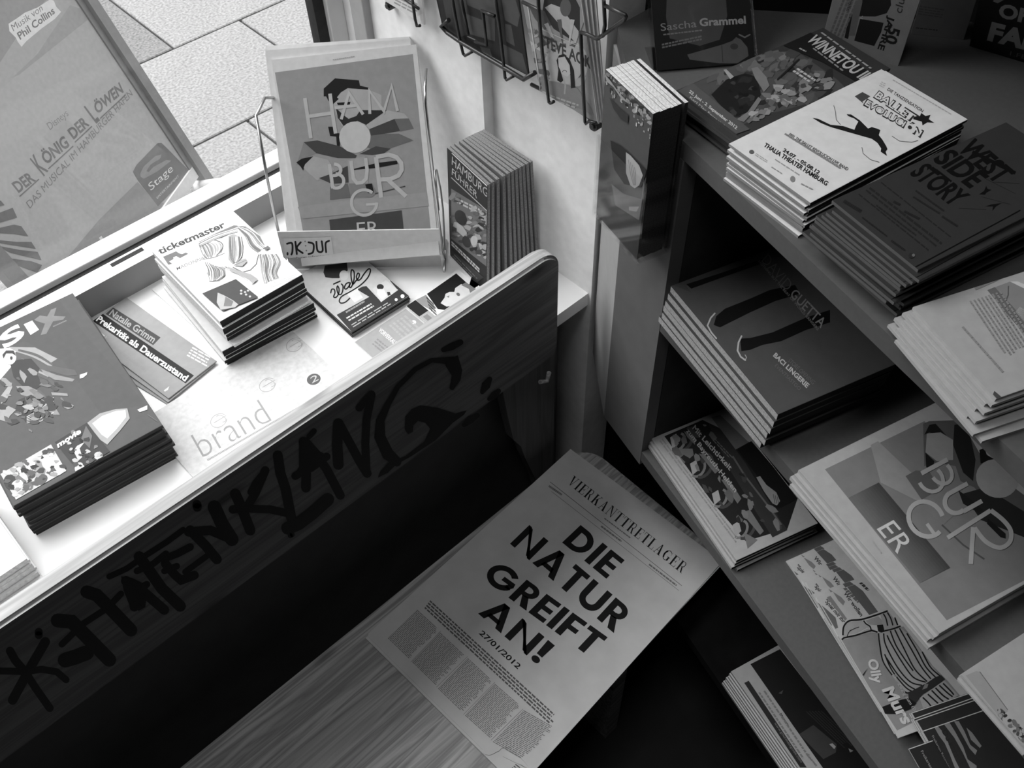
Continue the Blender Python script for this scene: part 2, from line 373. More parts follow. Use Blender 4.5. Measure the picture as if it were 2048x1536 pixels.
ORD = ['topmost', 'second', 'third', 'fourth', 'fifth', 'sixth', 'seventh', 'eighth', 'ninth', 'tenth', 'eleventh', 'twelfth',
       'thirteenth', 'fourteenth', 'fifteenth', 'sixteenth', 'seventeenth', 'eighteenth', 'nineteenth', 'twentieth']
def place(name, S, t, art, label, cat, group=None, side=None, top=None, magazine=False, outline=None, shade_side=None):
    side = side or EDGE; top = top or PAPER
    if magazine:                                          # block of pages > printed cover
        ct = min(0.0006, t * 0.25)
        o = bpy.data.objects.new(name, None); COL.objects.link(o); o.matrix_world = S.mat(); o.empty_display_size = 0.03
        link('pages', body_mesh('pages', S.w, S.h, t - ct, side, PAPER, None, -ct, None, shade_side), o, Matrix.Identity(4))
        link('cover', body_mesh('cover', S.w, S.h, ct, top, top, art, 0.0), o, Matrix.Identity(4))
    else:
        o = link(name, body_mesh(name, S.w, S.h, t, side, top, art, 0.0, outline, shade_side), None, S.mat())
    return tag(o, label, cat, group)
def pile(name, S, n, t, art, cat, what, where, group, seed, jit=0.002, rot=0.6, side=None, top=None, magazine=False, offs=None,
         lowart=None, toplabel=None, gap=0.00012, shade_side=None):
    """n equal sheets from the top down; the top one carries the artwork, each lower one is a copy of a plain one."""
    rnd = random.Random(seed); out = []; t1 = t - gap
    first = place(name, S, t1, art, toplabel or ('topmost ' + what), cat, group, side, top, magazine, None, shade_side)
    out.append(first); proto = None
    for i in range(1, n):
        if offs and i - 1 < len(offs): da, db, ro = offs[i - 1]
        else: da, db, ro = rnd.uniform(-jit, jit), rnd.uniform(-jit, jit), rnd.uniform(-rot, rot)
        T = S.moved(da, db, -t * i, math.radians(ro))
        lab = '%s %s from the top in the %s' % (ORD[i], cat, where)
        if i == n - 1: lab = 'lowest %s in the %s' % (cat, where)
        if proto is None:
            la = None
            if lowart: la = Art(S); lowart(la)
            proto = place(name, S, t1, la, 'x', cat, group, side, top, magazine, None, shade_side); o = proto
        else:
            o = proto.copy(); COL.objects.link(o)
            for ch in proto.children:
                c = ch.copy(); COL.objects.link(c); c.parent = o
        o.matrix_world = T.mat(); o['label'] = lab; out.append(o)
    return out

# ================================================================== THE SETTING
CEIL = 3.3; WTOP = 3.05; DX0, DX1 = -1.75, -0.62
struct(boxobj('floor', (-3.6, -2.6, -0.05), (1.6, 1.22, 0.0), mat('dark_floor', 0.03, 0.6, 0.2, 12)))
struct(boxobj('ceiling', (-3.6, -2.6, CEIL), (1.6, 1.22, CEIL + 0.05), mat('ceiling_paint', 0.12, 0.9, 0.03, 8)))
struct(boxobj('wall_back', (-3.6, -2.65, 0), (1.6, -2.6, CEIL), mat('dim_wall', 0.05, 0.8, 0.05, 10)))
struct(boxobj('wall_left', (-3.65, -2.65, 0), (-3.6, 1.22, CEIL), mat('dim_wall', 0.05)))
bm = bmesh.new()
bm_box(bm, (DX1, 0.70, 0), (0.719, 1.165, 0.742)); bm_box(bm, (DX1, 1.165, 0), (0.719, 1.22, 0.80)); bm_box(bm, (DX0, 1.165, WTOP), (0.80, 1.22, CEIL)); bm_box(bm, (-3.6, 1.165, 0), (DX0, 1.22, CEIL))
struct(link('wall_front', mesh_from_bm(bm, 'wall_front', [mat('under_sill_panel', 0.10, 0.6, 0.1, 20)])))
bm = bmesh.new()
bm_box(bm, (0.737, 0.652, 0), (0.80, 0.855, CEIL)); bm_box(bm, (0.719, 0.855, 0), (0.80, 1.13, CEIL)); bm_box(bm, (0.722, 1.13, 0), (0.80, 1.22, CEIL))
struct(link('wall_right', mesh_from_bm(bm, 'wall_right', [WALLM])))
bm = bmesh.new(); bm_box(bm, (0.80, 0.66, 0), (1.6, 0.72, CEIL)); bm_box(bm, (1.55, -2.65, 0), (1.6, 0.66, CEIL))
struct(link('wall_alcove', mesh_from_bm(bm, 'wall_alcove', [mat('alcove_paint', 0.03, 0.9, 0.1, 20)])))
struct(boxobj('trim_1', (0.706, 1.10, 0.77), (0.722, 1.134, WTOP), PANELM, bevel=0.002))
# windowsill with a raised back lip
bm = bmesh.new(); bm_box(bm, (DX1, 0.658, 0.745), (0.737, 1.132, 0.77)); bm_box(bm, (DX1, 1.132, 0.745), (0.719, 1.163, 0.818))
bm.normal_update()
for f in bm.faces: f.material_index = 1 if (f.normal.y < -0.9 and f.calc_center_median().y > 1.0) else 0
struct(link('windowsill', mesh_from_bm(bm, 'windowsill', [SILLM, mat('shaded_lip_face', 0.30, 0.6, 0.08, 14)])))  # front of the lip greyed: its shade is put into the colour
# window: rails, jamb, gaskets, pane
win = empty('window_1', (-1.4, 1.2, 0.80), None, None, None, 'structure')
def wpart(n, a, c, m, bev=0.0):
    o = boxobj(n, a, c, m, None, bev); o.parent = win; o.matrix_parent_inverse = Matrix.Translation(-win.location); return o
wpart('bottom_rail', (DX1, 1.180, 0.80), (0.719, 1.213, 0.822), FRAMEM, 0.002)
wpart('gasket', (DX1, 1.163, 0.80), (0.719, 1.180, 0.812), GASKET)
wpart('top_rail', (DX1, 1.175, WTOP - 0.04), (0.719, 1.213, WTOP), FRAMEM)
wpart('jamb', (0.693, 1.176, 0.82), (0.722, 1.213, WTOP - 0.04), FRAMEM, 0.002)
wpart('gasket', (0.675, 1.186, 0.82), (0.693, 1.207, WTOP - 0.04), GASKET)
wpart('pane', (DX1, 1.195, 0.82), (0.678, 1.199, WTOP - 0.04), GLASS)
a_, b_ = P((222, 531), 0.819), P((286, 497), 0.819)
wpart('drain_slot', (a_.x, 1.150, 0.8175), (b_.x, 1.158, 0.8186), GASKET)
unseen_door = empty('added_door_1', ((DX0 + DX1) / 2, 1.2, 0), None, None, None, 'structure')  # unseen and glazed, added to let in more low daylight
def dpart(n, a, c, m):
    o = boxobj(n, a, c, m, None, 0.002); o.parent = unseen_door; o.matrix_parent_inverse = Matrix.Translation(-unseen_door.location)
dpart('door_frame', (DX0, 1.176, 0), (DX0 + 0.05, 1.213, WTOP), FRAMEM); dpart('door_frame', (DX1 - 0.05, 1.176, 0), (DX1, 1.213, WTOP), FRAMEM)
dpart('bottom_rail', (DX0 + 0.05, 1.178, 0.005), (DX1 - 0.05, 1.211, 0.10), FRAMEM); dpart('top_rail', (DX0 + 0.05, 1.178, WTOP - 0.06), (DX1 - 0.05, 1.211, WTOP), FRAMEM)
dpart('door_pane', (DX0 + 0.05, 1.193, 0.10), (DX1 - 0.05, 1.198, WTOP - 0.06), GLASS)
# pavement outside: half-metre slabs laid in running bond on a dark bed
bm = bmesh.new(); rnd = random.Random(4); GZ = 0.10
mats_ = [mat('joint_sand', 0.06, 0.9, 0.3, 60), mat('paving_slab', 0.25, 0.9, 0.34, 120, 0.5, detail=8), mat('paving_slab_grey', 0.17, 0.9, 0.4, 120, 0.5, detail=8)]
bm_box(bm, (-6, 1.22, GZ - 0.06), (7, 9, GZ - 0.012), 0)
for r in range(15):
    y0 = 2.316 + (r - 2) * 0.503; xo = (1.02, 1.315, 1.05)[r % 3] if 1 <= r <= 4 else rnd.random() * 0.5
    if r == 1: xo = 1.02
    if r == 2: xo = 1.315
    if r == 3: xo = 1.065
    for c in range(-13, 11):
        x0 = xo + c * 0.503
        if y0 + 0.497 < 1.25 or y0 > 8.5: continue
        bx = bmesh.new(); g = 0.004
        bm_box(bx, (x0 + g, max(y0, 1.225) + g, GZ - 0.012), (x0 + 0.503 - g, y0 + 0.503 - g, GZ + rnd.uniform(-0.0008, 0.0008)))
        bmesh.ops.bevel(bx, geom=bx.edges[:], offset=0.003, segments=1, affect='EDGES')
        dark = (r == 3 and c == -1)
        for f in bx.faces: f.material_index = 2 if dark else 1
        me_ = bpy.data.meshes.new('slab'); bx.to_mesh(me_); bx.free(); bm.from_mesh(me_); bpy.data.meshes.remove(me_)
struct(link('ground', mesh_from_bm(bm, 'ground', mats_)))

# ================================================================== SHELF UNIT (stands askew to the wall)
F0 = Vector((0.635, 0.449, 0)); SD = Vector((0.264, 0.9645, 0)).normalized(); DD = Vector((0.9645, -0.264, 0)).normalized()
def SP(t, d, z): return F0 + SD * t + DD * d + Vector((0, 0, z))
ZT, ZM, ZL, ZB, ZP = 1.20, 0.95, 0.677, 0.405, 0.645
shelf = empty('shelf_unit', SP(-0.4, 0.2, 0), 'grey open shelving unit full of flyer stacks, standing askew beside the window wall', 'shelf')
def sprism(n, pts, dz, m):
    o = prismobj(n, pts, (0, 0, dz), m); o.parent = shelf; o.matrix_parent_inverse = Matrix.Translation(-shelf.location); return o
for z in (ZM, ZL, ZB):
    sprism('shelf', [SP(0.0, 0, z - 0.02), SP(-1.2, 0, z - 0.02), SP(-1.2, 0.4, z - 0.02), SP(0.0, 0.4, z - 0.02)], 0.02, SHELFM if z > 0.5 else mat('shade_black_board', 0.006, 0.9, 0.2, 40, spec=0.02))  # bottom board near black: the blocked light is put into its colour
sprism('shelf', [SP(0.0, 0.13, 1.53), SP(-1.2, 0.13, 1.53), SP(-1.2, 0.4, 1.53), SP(0.0, 0.4, 1.53)], 0.02, SHELFM)  # unseen upper board, added to keep overhead fill off the top shelf
sprism('top_board', [SP(0.0, 0, ZT - 0.02), SP(-1.2, 0, ZT - 0.02), SP(-1.2, 0.4, ZT - 0.02), SP(0.03, 0.4, ZT - 0.02), Vector((0.81, 0.645, ZT - 0.02)), Vector((0.745, 0.645, ZT - 0.02)), SP(0.0993, 0, ZT - 0.02)], 0.02, SHELFM)
sprism('front_panel', [SP(0.001, 0.0, ZP), SP(0.001, 0.018, ZP), SP(0.0993, 0.018, ZP), SP(0.0993, 0.0, ZP)], ZT - 0.021 - ZP, WIDEM)
c0 = SP(0.0993, 0.0, ZP); c1 = Vector((0.741, 0.645, ZP)); cn = Vector((c1.y - c0.y, c0.x - c1.x, 0)).normalized() * 0.018
sprism('corner_panel', [c0, c1, c1 + cn, c0 + cn], ZT - 0.021 - ZP, PANELM)
sprism('side_panel', [SP(0.001, 0.019, ZP), SP(0.019, 0.019, ZP), SP(0.019, 0.4, ZP), SP(0.001, 0.4, ZP)], ZT - 0.021 - ZP, DARKM)
sprism('back_panel', [SP(0.019, 0.401, 0), SP(0.019, 0.41, 0), SP(-1.2, 0.41, 0), SP(-1.2, 0.401, 0)], 1.75, DARKM)
# ================================================================== BENCH
bench = empty('bench', (0.0, 0.47, 0), 'pine bench with black tag lettering sprayed along its backrest, below the windowsill', 'bench')
def bpart(o): o.parent = bench; o.matrix_parent_inverse = Matrix.Translation(-bench.location); return o
YF = 0.632; BX = -0.40
xr, zt, zb, rr = 0.650, 0.934, 0.727, 0.034
pts = [(BX, YF, zb), (xr - 0.012, YF, zb), (xr, YF, zb + 0.014)]
for i in range(9):
    a = math.radians(i * 90 / 8); pts.append((xr - rr + rr * math.cos(a), YF, zt - rr + rr * math.sin(a)))
pts.append((BX, YF, zt))
bm = bmesh.new(); bm_prism(bm, pts, (0, 0.024, 0))
ed = [e for e in bm.edges if e.calc_length() > 0.5 or (e.verts[0].co.x > xr - 0.04 and abs(e.verts[0].co.y - e.verts[1].co.y) < 1e-5)]
bmesh.ops.bevel(bm, geom=ed, offset=0.004, segments=3, affect='EDGES')
bm.normal_update()
for f in bm.faces: f.material_index = 1 if (f.normal.y > -0.5 or f.calc_center_median().z > zt - 0.0035) else 0
back = bpart(link('backrest', mesh_from_bm(bm, 'backrest', [PINE_SHADED, PINE_EDGE])))
bm = bmesh.new(); pts = [(BX, 0.316, 0.42)]
for cx, cy, a0 in ((0.713 - 0.05, 0.316 + 0.05, -90), (0.713 - 0.05, 0.627 - 0.05, 0)):
    for i in range(8):
        a = math.radians(a0 + i * 90 / 7); pts.append((cx + 0.05 * math.cos(a), cy + 0.05 * math.sin(a), 0.42))
pts.append((BX, 0.627, 0.42)); bm_prism(bm, pts, (0, 0, 0.03))
bmesh.ops.bevel(bm, geom=[e for e in bm.edges if abs(e.verts[0].co.z - e.verts[1].co.z) < 1e-5], offset=0.005, segments=3, affect='EDGES')
bpart(link('seat', mesh_from_bm(bm, 'seat', [PINE_SEAT])))
ep = [(1003, 770), (1015, 830), (1027, 880), (1042, 893), (1050, 915), (1072, 960), (1085, 1010), (1106, 1000), (1110, 717), (1112, 690)]
bpart(prismobj('end_panel', [PY(p, 0.658) for p in ep], (0, 0.018, 0), wood('end_panel_wood', 0.12, 0.17, 2, knots=False)))
bpart(boxobj('end_support', (0.50, 0.34, 0), (0.53, 0.60, 0.42), PINE_SEAT)); bpart(boxobj('end_support', (-0.30, 0.34, 0), (-0.27, 0.60, 0.42), PINE_SEAT))
bpart(boxobj('back_post', (-0.36, 0.658, 0), (-0.30, 0.684, 0.86), PINE_SEAT))
wire('dowel', [PY((1098, 745), 0.640), PY((1094, 762), 0.640), PY((1080, 764), 0.640)], 0.0035, PINE_SEAT, None)
bpart(bpy.data.objects['dowel'])
# the tag on the backrest
S = Surf((BX, YF, zb), (1, 0, 0), (0, 0, 1)); A = Art(S); K = SPRAY
def z0(*p): return Z(0, 950, 3.0, *p)
def zg(*p): return Z(400, 600, 4.0, *p)
for pts, wd in ((z0((60, 1055), (90, 1110), (150, 1180)), 17), (z0((272, 1000), (190, 1140), (75, 1350)), 19), (z0((-40, 1175), (60, 1176), (150, 1180), (250, 1165), (340, 1180), (396, 1228)), 14),
                (z0((150, 1180), (215, 1280), (298, 1398)), 16), (z0((232, 940), (232, 960)), 16),
                (z0((345, 872), (430, 880), (520, 970), (655, 1108)), 28), (z0((520, 700), (580, 720), (680, 820), (785, 930)), 26), (z0((370, 1015), (500, 890), (640, 800), (725, 712)), 13),
                (z0((390, 1110), (455, 1090), (520, 1065)), 30), (z0((755, 635), (860, 700), (985, 808)), 20), (z0((765, 640), (800, 720), (805, 790)), 19), (z0((820, 690), (880, 655)), 14),
                (z0((655, 608), (760, 560), (860, 490), (1000, 400), (1098, 328)), 12), (z0((835, 490), (900, 580), (970, 680), (1080, 785)), 23), (z0((820, 575), (920, 530), (995, 470)), 13),
                (z0((990, 530), (1050, 600), (1085, 630), (1165, 600)), 18), (z0((985, 500), (1065, 470), (1140, 430)), 15), (z0((985, 575), (1060, 545)), 13), (z0((1110, 580), (1260, 470)), 12),
                (z0((1140, 330), (1230, 420), (1300, 505)), 20), (z0((1130, 340), (1260, 330), (1390, 385)), 19), (z0((1285, 190), (1330, 290), (1390, 385)), 27), (z0((1180, 175), (1182, 192)), 18),
                (z0((1410, 110), (1450, 200), (1500, 330)), 21), (z0((1590, -30), (1530, 110), (1480, 190), (1395, 205)), 17), (z0((1490, 200), (1620, 205), (1735, 230)), 16),
                (z0((1725, 318), (1790, 290), (1870, 230), (1965, 145)), 26), (z0((1740, 362), (1752, 355)), 10),
                (zg((500, 1385), (440, 1460), (400, 1535)), 12), (zg((620, 1240), (640, 1380), (680, 1500), (720, 1700), (740, 1800)), 20),
                (zg((825, 1130), (850, 1300), (845, 1500)), 19), (zg((840, 1130), (920, 1220), (1010, 1350), (1120, 1560)), 18), (zg((760, 1405), (900, 1320), (1010, 1250)), 16), (zg((870, 1090), (910, 1045)), 11),
                (zg((1105, 985), (1095, 1150), (1105, 1315)), 21), (zg((1110, 985), (1200, 1150), (1270, 1280), (1335, 1385)), 18), (zg((1330, 1385), (1320, 1150), (1330, 950), (1370, 755)), 16), (zg((1270, 860), (1320, 800), (1370, 750)), 15)):
    A.stroke(pts, wd, K)
A.poly(z0((725, 605), (790, 615), (885, 660), (870, 790), (830, 812), (775, 780), (740, 690)), K)
A.poly(zg((790, 1130), (860, 1110), (960, 1210), (1020, 1240), (1010, 1290), (900, 1370), (740, 1420), (790, 1330)), K)
A.stroke(zg((2010, 700), (2045, 610), (2010, 480), (1850, 480), (1720, 550), (1580, 690), (1500, 830), (1440, 960), (1435, 1090), (1500, 1230), (1570, 1290)), 20, K, [8, 15, 15, 9, 10, 10, 12, 17, 22, 24, 20])
A.poly(zg((1640, 930), (1690, 870), (1760, 840), (1900, 860), (2040, 905), (2130, 880), (2110, 915), (2020, 980), (1880, 1120), (1700, 1240), (1560, 1320), (1500, 1380), (1420, 1418), (1440, 1370), (1500, 1300), (1640, 1245), (1790, 1130), (1840, 1030), (1800, 980), (1740, 965), (1705, 1000), (1700, 1050), (1660, 1070), (1635, 1030)), K)
A.poly(zg((1980, 470), (2060, 440), (2095, 560), (2080, 640), (2020, 720), (2000, 690), (2010, 600), (1960, 520)), K)
A.stroke(Z(780, 600, 4, (425, 395), (490, 370), (560, 335)), 15, K, [10, 15, 12]); A.stroke(Z(780, 600, 4, (590, 995), (640, 955), (695, 920)), 14, K, [10, 16, 10])
A.stroke(Z(780, 600, 4, (735, 735), (765, 680), (795, 630)), 17, K, [8, 18, 10]); A.stroke(Z(780, 600, 4, (790, 790), (830, 760), (865, 725)), 13, K, [8, 15, 10])
bm = bmesh.new(); ms = []; A.into(bm, ms); me_ = mesh_from_bm(bm, 'sprayed_tag', ms)
o = link('sprayed_tag', me_, back); o.matrix_world = S.moved(0, 0, 0).mat() if S.n.y < 0 else S.mat()
tag(o, 'black sprayed letters running along the plank')

# ================================================================== NEWSPAPER ON THE SEAT
S = flat(0.4555, (733, 1270), None, (1141, 898), w=0.314)
def n7(*p): return Z(700, 1152, 4, *p)
def n9(*p): return Z(950, 900, 4, *p)
torn = [S.loc(p) for p in n7((1060, 1412), (1080, 1428), (1120, 1433), (1150, 1420), (1172, 1406), (1195, 1398), (1205, 1380), (1240, 1374), (1270, 1371), (1300, 1395), (1350, 1440), (1400, 1490), (1440, 1550))]
outl = [(0.0, 0.004), (0.003, 0.0)] + [(S.loc(n7((1050, 1412))[0])[0] - 0.002, -0.0005)] + [(x, y) for x, y in torn if y > -0.05] + [(S.w * 0.86, 0.012), (S.w * 0.93, 0.02), (S.w, 0.022), (S.w, S.h), (0, S.h)]
A = Art(S); k = ink(0.014, 0.8); g = ink(0.2, 0.8); g2 = ink(0.12, 0.8)
for t, l, r, u in (('DIE', n9((697, 740))[0], n9((1050, 1030))[0], n9((845, 600))[0]), ('NATUR', n9((280, 750))[0], n9((1105, 1460))[0], n9((435, 600))[0]),
                   ('GREIFT', (961.5, 1155), (1179, 1314), (998.5, 1120)), ('AN!', (956, 1227), (1074, 1329), (992, 1192))):
    A.glyphs(t, l, r, u, k, HEAVY, 0.13 if t != 'GREIFT' else 0.1)
A.text('27/01/2012', (957, 1267.5), (1035, 1339), (965.5, 1260), k, 0.02)
A.glyphs('VIERKANTTRETLAGER', *n9((733, 264), (1652, 988), (790, 203)), k, SERIF, 0.14)
A.stroke(n9((600, 255), (1655, 1087)), 1.0, g2, cap=False); A.stroke(n9((612, 332), (1632, 1126)), 0.8, g, cap=False)
A.greek(*n9((1030, 555), (1245, 718), (1040, 538)), 1, g, 3, (0.04, 0.1)); A.greek(*n9((582, 300), (690, 375), (600, 275)), 1, g, 4); A.greek(*n9((1000, 620), (1180, 755), (1018, 600)), 1, g, 5); A.greek(*n9((1385, 925), (1635, 1118), (1400, 905)), 1, g, 6)
A.greek(*n7((592, 262), (1610, 1205), (645, 190)), 4, g2, 7, (0.015, 0.035), 0.55, 0.06)
for i, q in enumerate((((300, 500), (475, 668), (540, 268)), ((495, 690), (690, 880), (722, 450)), ((702, 903), (900, 1095), (945, 655)), ((918, 1118), (1130, 1308), (1160, 860)), ((1140, 1330), (1390, 1475), (1392, 1072)))):
    A.greek(*n7(*q), (27, 28, 28, 29, 26)[i], g, 20 + i, (0.05, 0.16), 0.5, 0.12)
for q in (((726, 440), (486, 690)), ((940, 645), (692, 890)), ((1160, 850), (907, 1110)), ((1384, 1065), (1127, 1315))): A.stroke(n7(*q), 0.7, g, cap=False)
news = bpy.data.objects.new('newspaper', None); COL.objects.link(news); news.matrix_world = S.mat()
link('front_page', body_mesh('front_page', S.w, S.h, 0.0008, NEWS, NEWS, A, 0.0, outl), news, Matrix.Identity(4))
tag(news, 'newspaper with a huge black headline and a torn corner, lying on the bench seat', 'newspaper')
A2 = Art(S.moved(0, 0, -0.0012)); A2.greek(*n7((1290, 1540), (1420, 1640), (1330, 1500)), 3, g2, 40, (0.1, 0.3))
link('inner_pages', body_mesh('inner_pages', S.w, S.h + 0.006, 0.004, NEWS, NEWS, A2, -0.0012, [(0.002, -0.004), (S.w - 0.004, -0.004), (S.w + 0.002, S.h - 0.01), (S.w, S.h - 0.001), (0.001, S.h - 0.001)]), news, Matrix.Identity(4))

# ================================================================== ON THE WINDOWSILL
ZS = 0.77
# --- cinema magazines
zsx = lambda *p: Z(0, 600, 4.0, *p)
S = flat(ZS + 0.066, (27, 1012), (325, 850), h=0.297); A = Art(S); d1 = ink(0.085); d2 = ink(0.045); d3 = ink(0.20); lt = ink(0.62)
A.full(d1)
A.poly(zsx((0, 150), (480, 10), (700, 300), (1000, 640), (1170, 840), (800, 900), (500, 480), (200, 330), (0, 400)), ink(0.08))
A.poly(zsx((0, 390), (120, 380), (300, 420), (420, 480), (360, 510), (250, 470), (120, 500), (0, 640)), ink(0.66)); A.poly(zsx((60, 375), (280, 380), (460, 470), (380, 520), (200, 450)), ink(0.30))
A.text('S', *zsx((40, 400), (212, 285), (-22, 290)), WHITE, 0.035); A.poly(zsx((190, 195), (258, 165), (312, 238), (245, 280)), WHITE)
A.poly(zsx((275, 158), (320, 125), (378, 132), (408, 78), (452, 62), (432, 128), (525, 132), (505, 158), (425, 172), (372, 270), (325, 282), (360, 190), (290, 168)), d3)
A.greek(*zsx((430, 222), (555, 165), (420, 205)), 1, d3, 2)
A.strands(zsx((150, 400), (300, 440), (420, 520)), zsx((60, 480), (200, 560), (380, 640)), 8, 5, (0.12, 0.2, 0.3), 7); A.poly(zsx((80, 500), (140, 480), (250, 470), (330, 520), (300, 600), (340, 680), (280, 720), (180, 690), (110, 620)), d2)
A.poly(zsx((250, 470), (360, 520), (480, 540), (600, 560), (620, 600), (540, 610), (400, 570), (330, 560)), ink(0.12)); A.poly(zsx((330, 555), (450, 600), (600, 635), (580, 655), (440, 640), (350, 590)), ink(0.24))
A.disk(zsx((75, 460))[0], 14, 15, ink(0.52)); A.poly(zsx((20, 440), (50, 405), (110, 405), (130, 450), (100, 430), (50, 430), (30, 470)), d2)
A.disk(zsx((92, 466))[0], 2.6, 3.6, d2); A.poly(zsx((0, 780), (60, 700), (95, 660), (100, 700), (60, 790), (10, 835)), ink(0.32))
A.poly(zsx((130, 690), (230, 690), (330, 740), (420, 820), (480, 920), (430, 920), (330, 850), (240, 780), (170, 760)), ink(0.24)); A.poly(zsx((150, 800), (250, 760), (370, 820), (330, 930), (210, 980), (120, 880)), d2)
for i in range(5): A.stroke(zsx((215, 985 - i * 12), (330, 970 - i * 24), (430, 900 - i * 30)), 1.4, ink(0.5), cap=False)
A.poly(zsx((0, 880), (70, 850), (130, 880), (80, 930), (60, 980), (0, 960)), ink(0.30)); A.poly(zsx((640, 600), (700, 580), (695, 600), (665, 625), (640, 630)), ink(0.7)); A.poly(zsx((410, 740), (540, 750), (545, 770), (420, 765)), ink(0.26))
A.dabs(zsx((0, 640), (320, 560), (620, 700), (560, 900), (250, 1050), (0, 1000)), 40, 6, (0.05, 0.07, 0.1, 0.16, 0.26), 11, 2.2, 0.4); A.poly(zsx((700, 985), (800, 910), (930, 875), (1020, 870), (1040, 950), (960, 1050), (860, 1160), (800, 1120)), ink(0.34)); A.poly(zsx((740, 990), (820, 930), (930, 890), (1005, 885), (1010, 940), (930, 1040), (860, 1110), (815, 1080)), ink(0.7)); A.poly(zsx((1100, 880), (1180, 845), (1180, 880), (1120, 900)), lt)
A.poly(zsx((5, 1395), (410, 1158), (532, 1370), (130, 1600)), ink(0.5)); A.poly(zsx((440, 1140), (695, 985), (880, 1215), (640, 1395)), d2)
for i, (x, y, rx, ry, v) in enumerate(((90, 1460, 14, 16, .05), (165, 1370, 10, 11, .07), (180, 1420, 14, 18, .16), (290, 1300, 8, 9, .45), (310, 1350, 13, 18, .25), (370, 1240, 10, 10, .06), (400, 1300, 16, 16, .6), (140, 1480, 12, 9, .75), (460, 1350, 12, 14, .7), (330, 1440, 14, 10, .12), (230, 1480, 9, 12, .14))): A.disk(zsx((x, y))[0], rx, ry, ink(v), -0.5)
A.text('movie', *zsx((468, 1190), (655, 1070), (455, 1150)), WHITE, 0.04)
A.poly(zsx((590, 1210), (620, 1170), (680, 1140), (640, 1190), (660, 1260), (630, 1290)), ink(0.55)); A.disk(zsx((790, 1250))[0], 9, 8, ink(0.5)); A.disk(zsx((640, 1350))[0], 10, 12, ink(0.5)); A.poly(zsx((690, 1010), (740, 1090), (720, 1190), (650, 1120)), ink(0.14))
A.dabs(zsx((12, 1400), (405, 1168), (520, 1360), (130, 1580)), 60, 5, (0.03, 0.06, 0.12, 0.3, 0.5, 0.7), 3); A.dabs(zsx((450, 1145), (690, 1000), (860, 1215), (650, 1380)), 34, 4, (0.02, 0.04, 0.07, 0.2, 0.45), 4)
A.dabs(zsx((120, 690), (330, 740), (470, 900), (300, 960), (160, 860)), 22, 5, (0.05, 0.09, 0.2, 0.35), 5); A.text('movie', *zsx((468, 1190), (655, 1070), (455, 1150)), WHITE, 0.04)
A.greek(*zsx((1190, 930), (1270, 985), (1180, 915)), 1, d3, 3)
pile('magazine', S, 13, 0.0051, A, 'magazine', 'cinema magazine on the windowsill, a singing man and crowd on its dark cover', 'cinema magazine pile on the windowsill', 'cinema magazines on the windowsill', 1, 0.003, 0.5, ink(0.025, 0.8), ink(0.08), True)
# --- white booklets at the left edge
S = flat(ZS + 0.05, (-240, 1292), (50, 1113), h=0.13, w=0.21)
O_ = P((50, 1113), ZS + 0.05); S = Surf(O_ - Vector((0.21, 0, 0)) - Vector((0, 0.008, 0)), (1, 0.02, 0), (0, 1, 0), 0.21, 0.148)
pile('booklet', S, 12, 0.0041, None, 'booklet', 'plain white booklet at the lower left end of the windowsill', 'white booklet pile at the left frame edge', 'plain white booklets on the windowsill', 2, 0.0018, 0.5, mat('grey_page_edges', 0.4, 0.8, 0.2, 300), PAPER, False)
# --- reading flyers with black title bars
zp = zsx
S = flat(ZS + 0.006, (337, 797), (433, 722), h=0.205); S = Surf(S.O, S.v * -1, S.u, 0.205, S.w) if False else S
A = Art(S); gp = ink(0.29); A.full(gp)
A.poly(zp((905, 60), (1285, 300), (1225, 362), (845, 112)), ink(0.05)); A.poly(zp((815, 105), (1552, 605), (1485, 668), (740, 168)), ink(0.012))
A.text('Natalie Grimm', *zp((870, 118), (1222, 345), (905, 72)), ink(0.36), 0.02); A.text('Prekarität als Dauerzustand', *zp((765, 165), (1480, 655), (800, 122)), WHITE, 0.03)
A.greek(*zp((700, 245), (830, 345), (730, 195)), 3, lt, 4, (0.2, 0.4)); A.greek(*zp((1490, 450), (1660, 545), (1545, 370)), 4, lt, 5, (0.1, 0.3)); A.greek(*zp((850, 360), (1200, 620), (880, 325)), 1, ink(0.28), 6)
A.poly(zp((1310, 725), (1355, 690), (1345, 720), (1320, 735)), lt)
pile('flyer', S, 3, 0.002, A, 'flyer', 'grey lecture flyer with two black title bars, on the windowsill', 'small stack of grey lecture flyers', 'grey lecture flyers on the windowsill', 3, 0.002, 1, gp, gp, False, [(-0.004, -0.003, 1.5), (-0.006, -0.004, 4.5)])
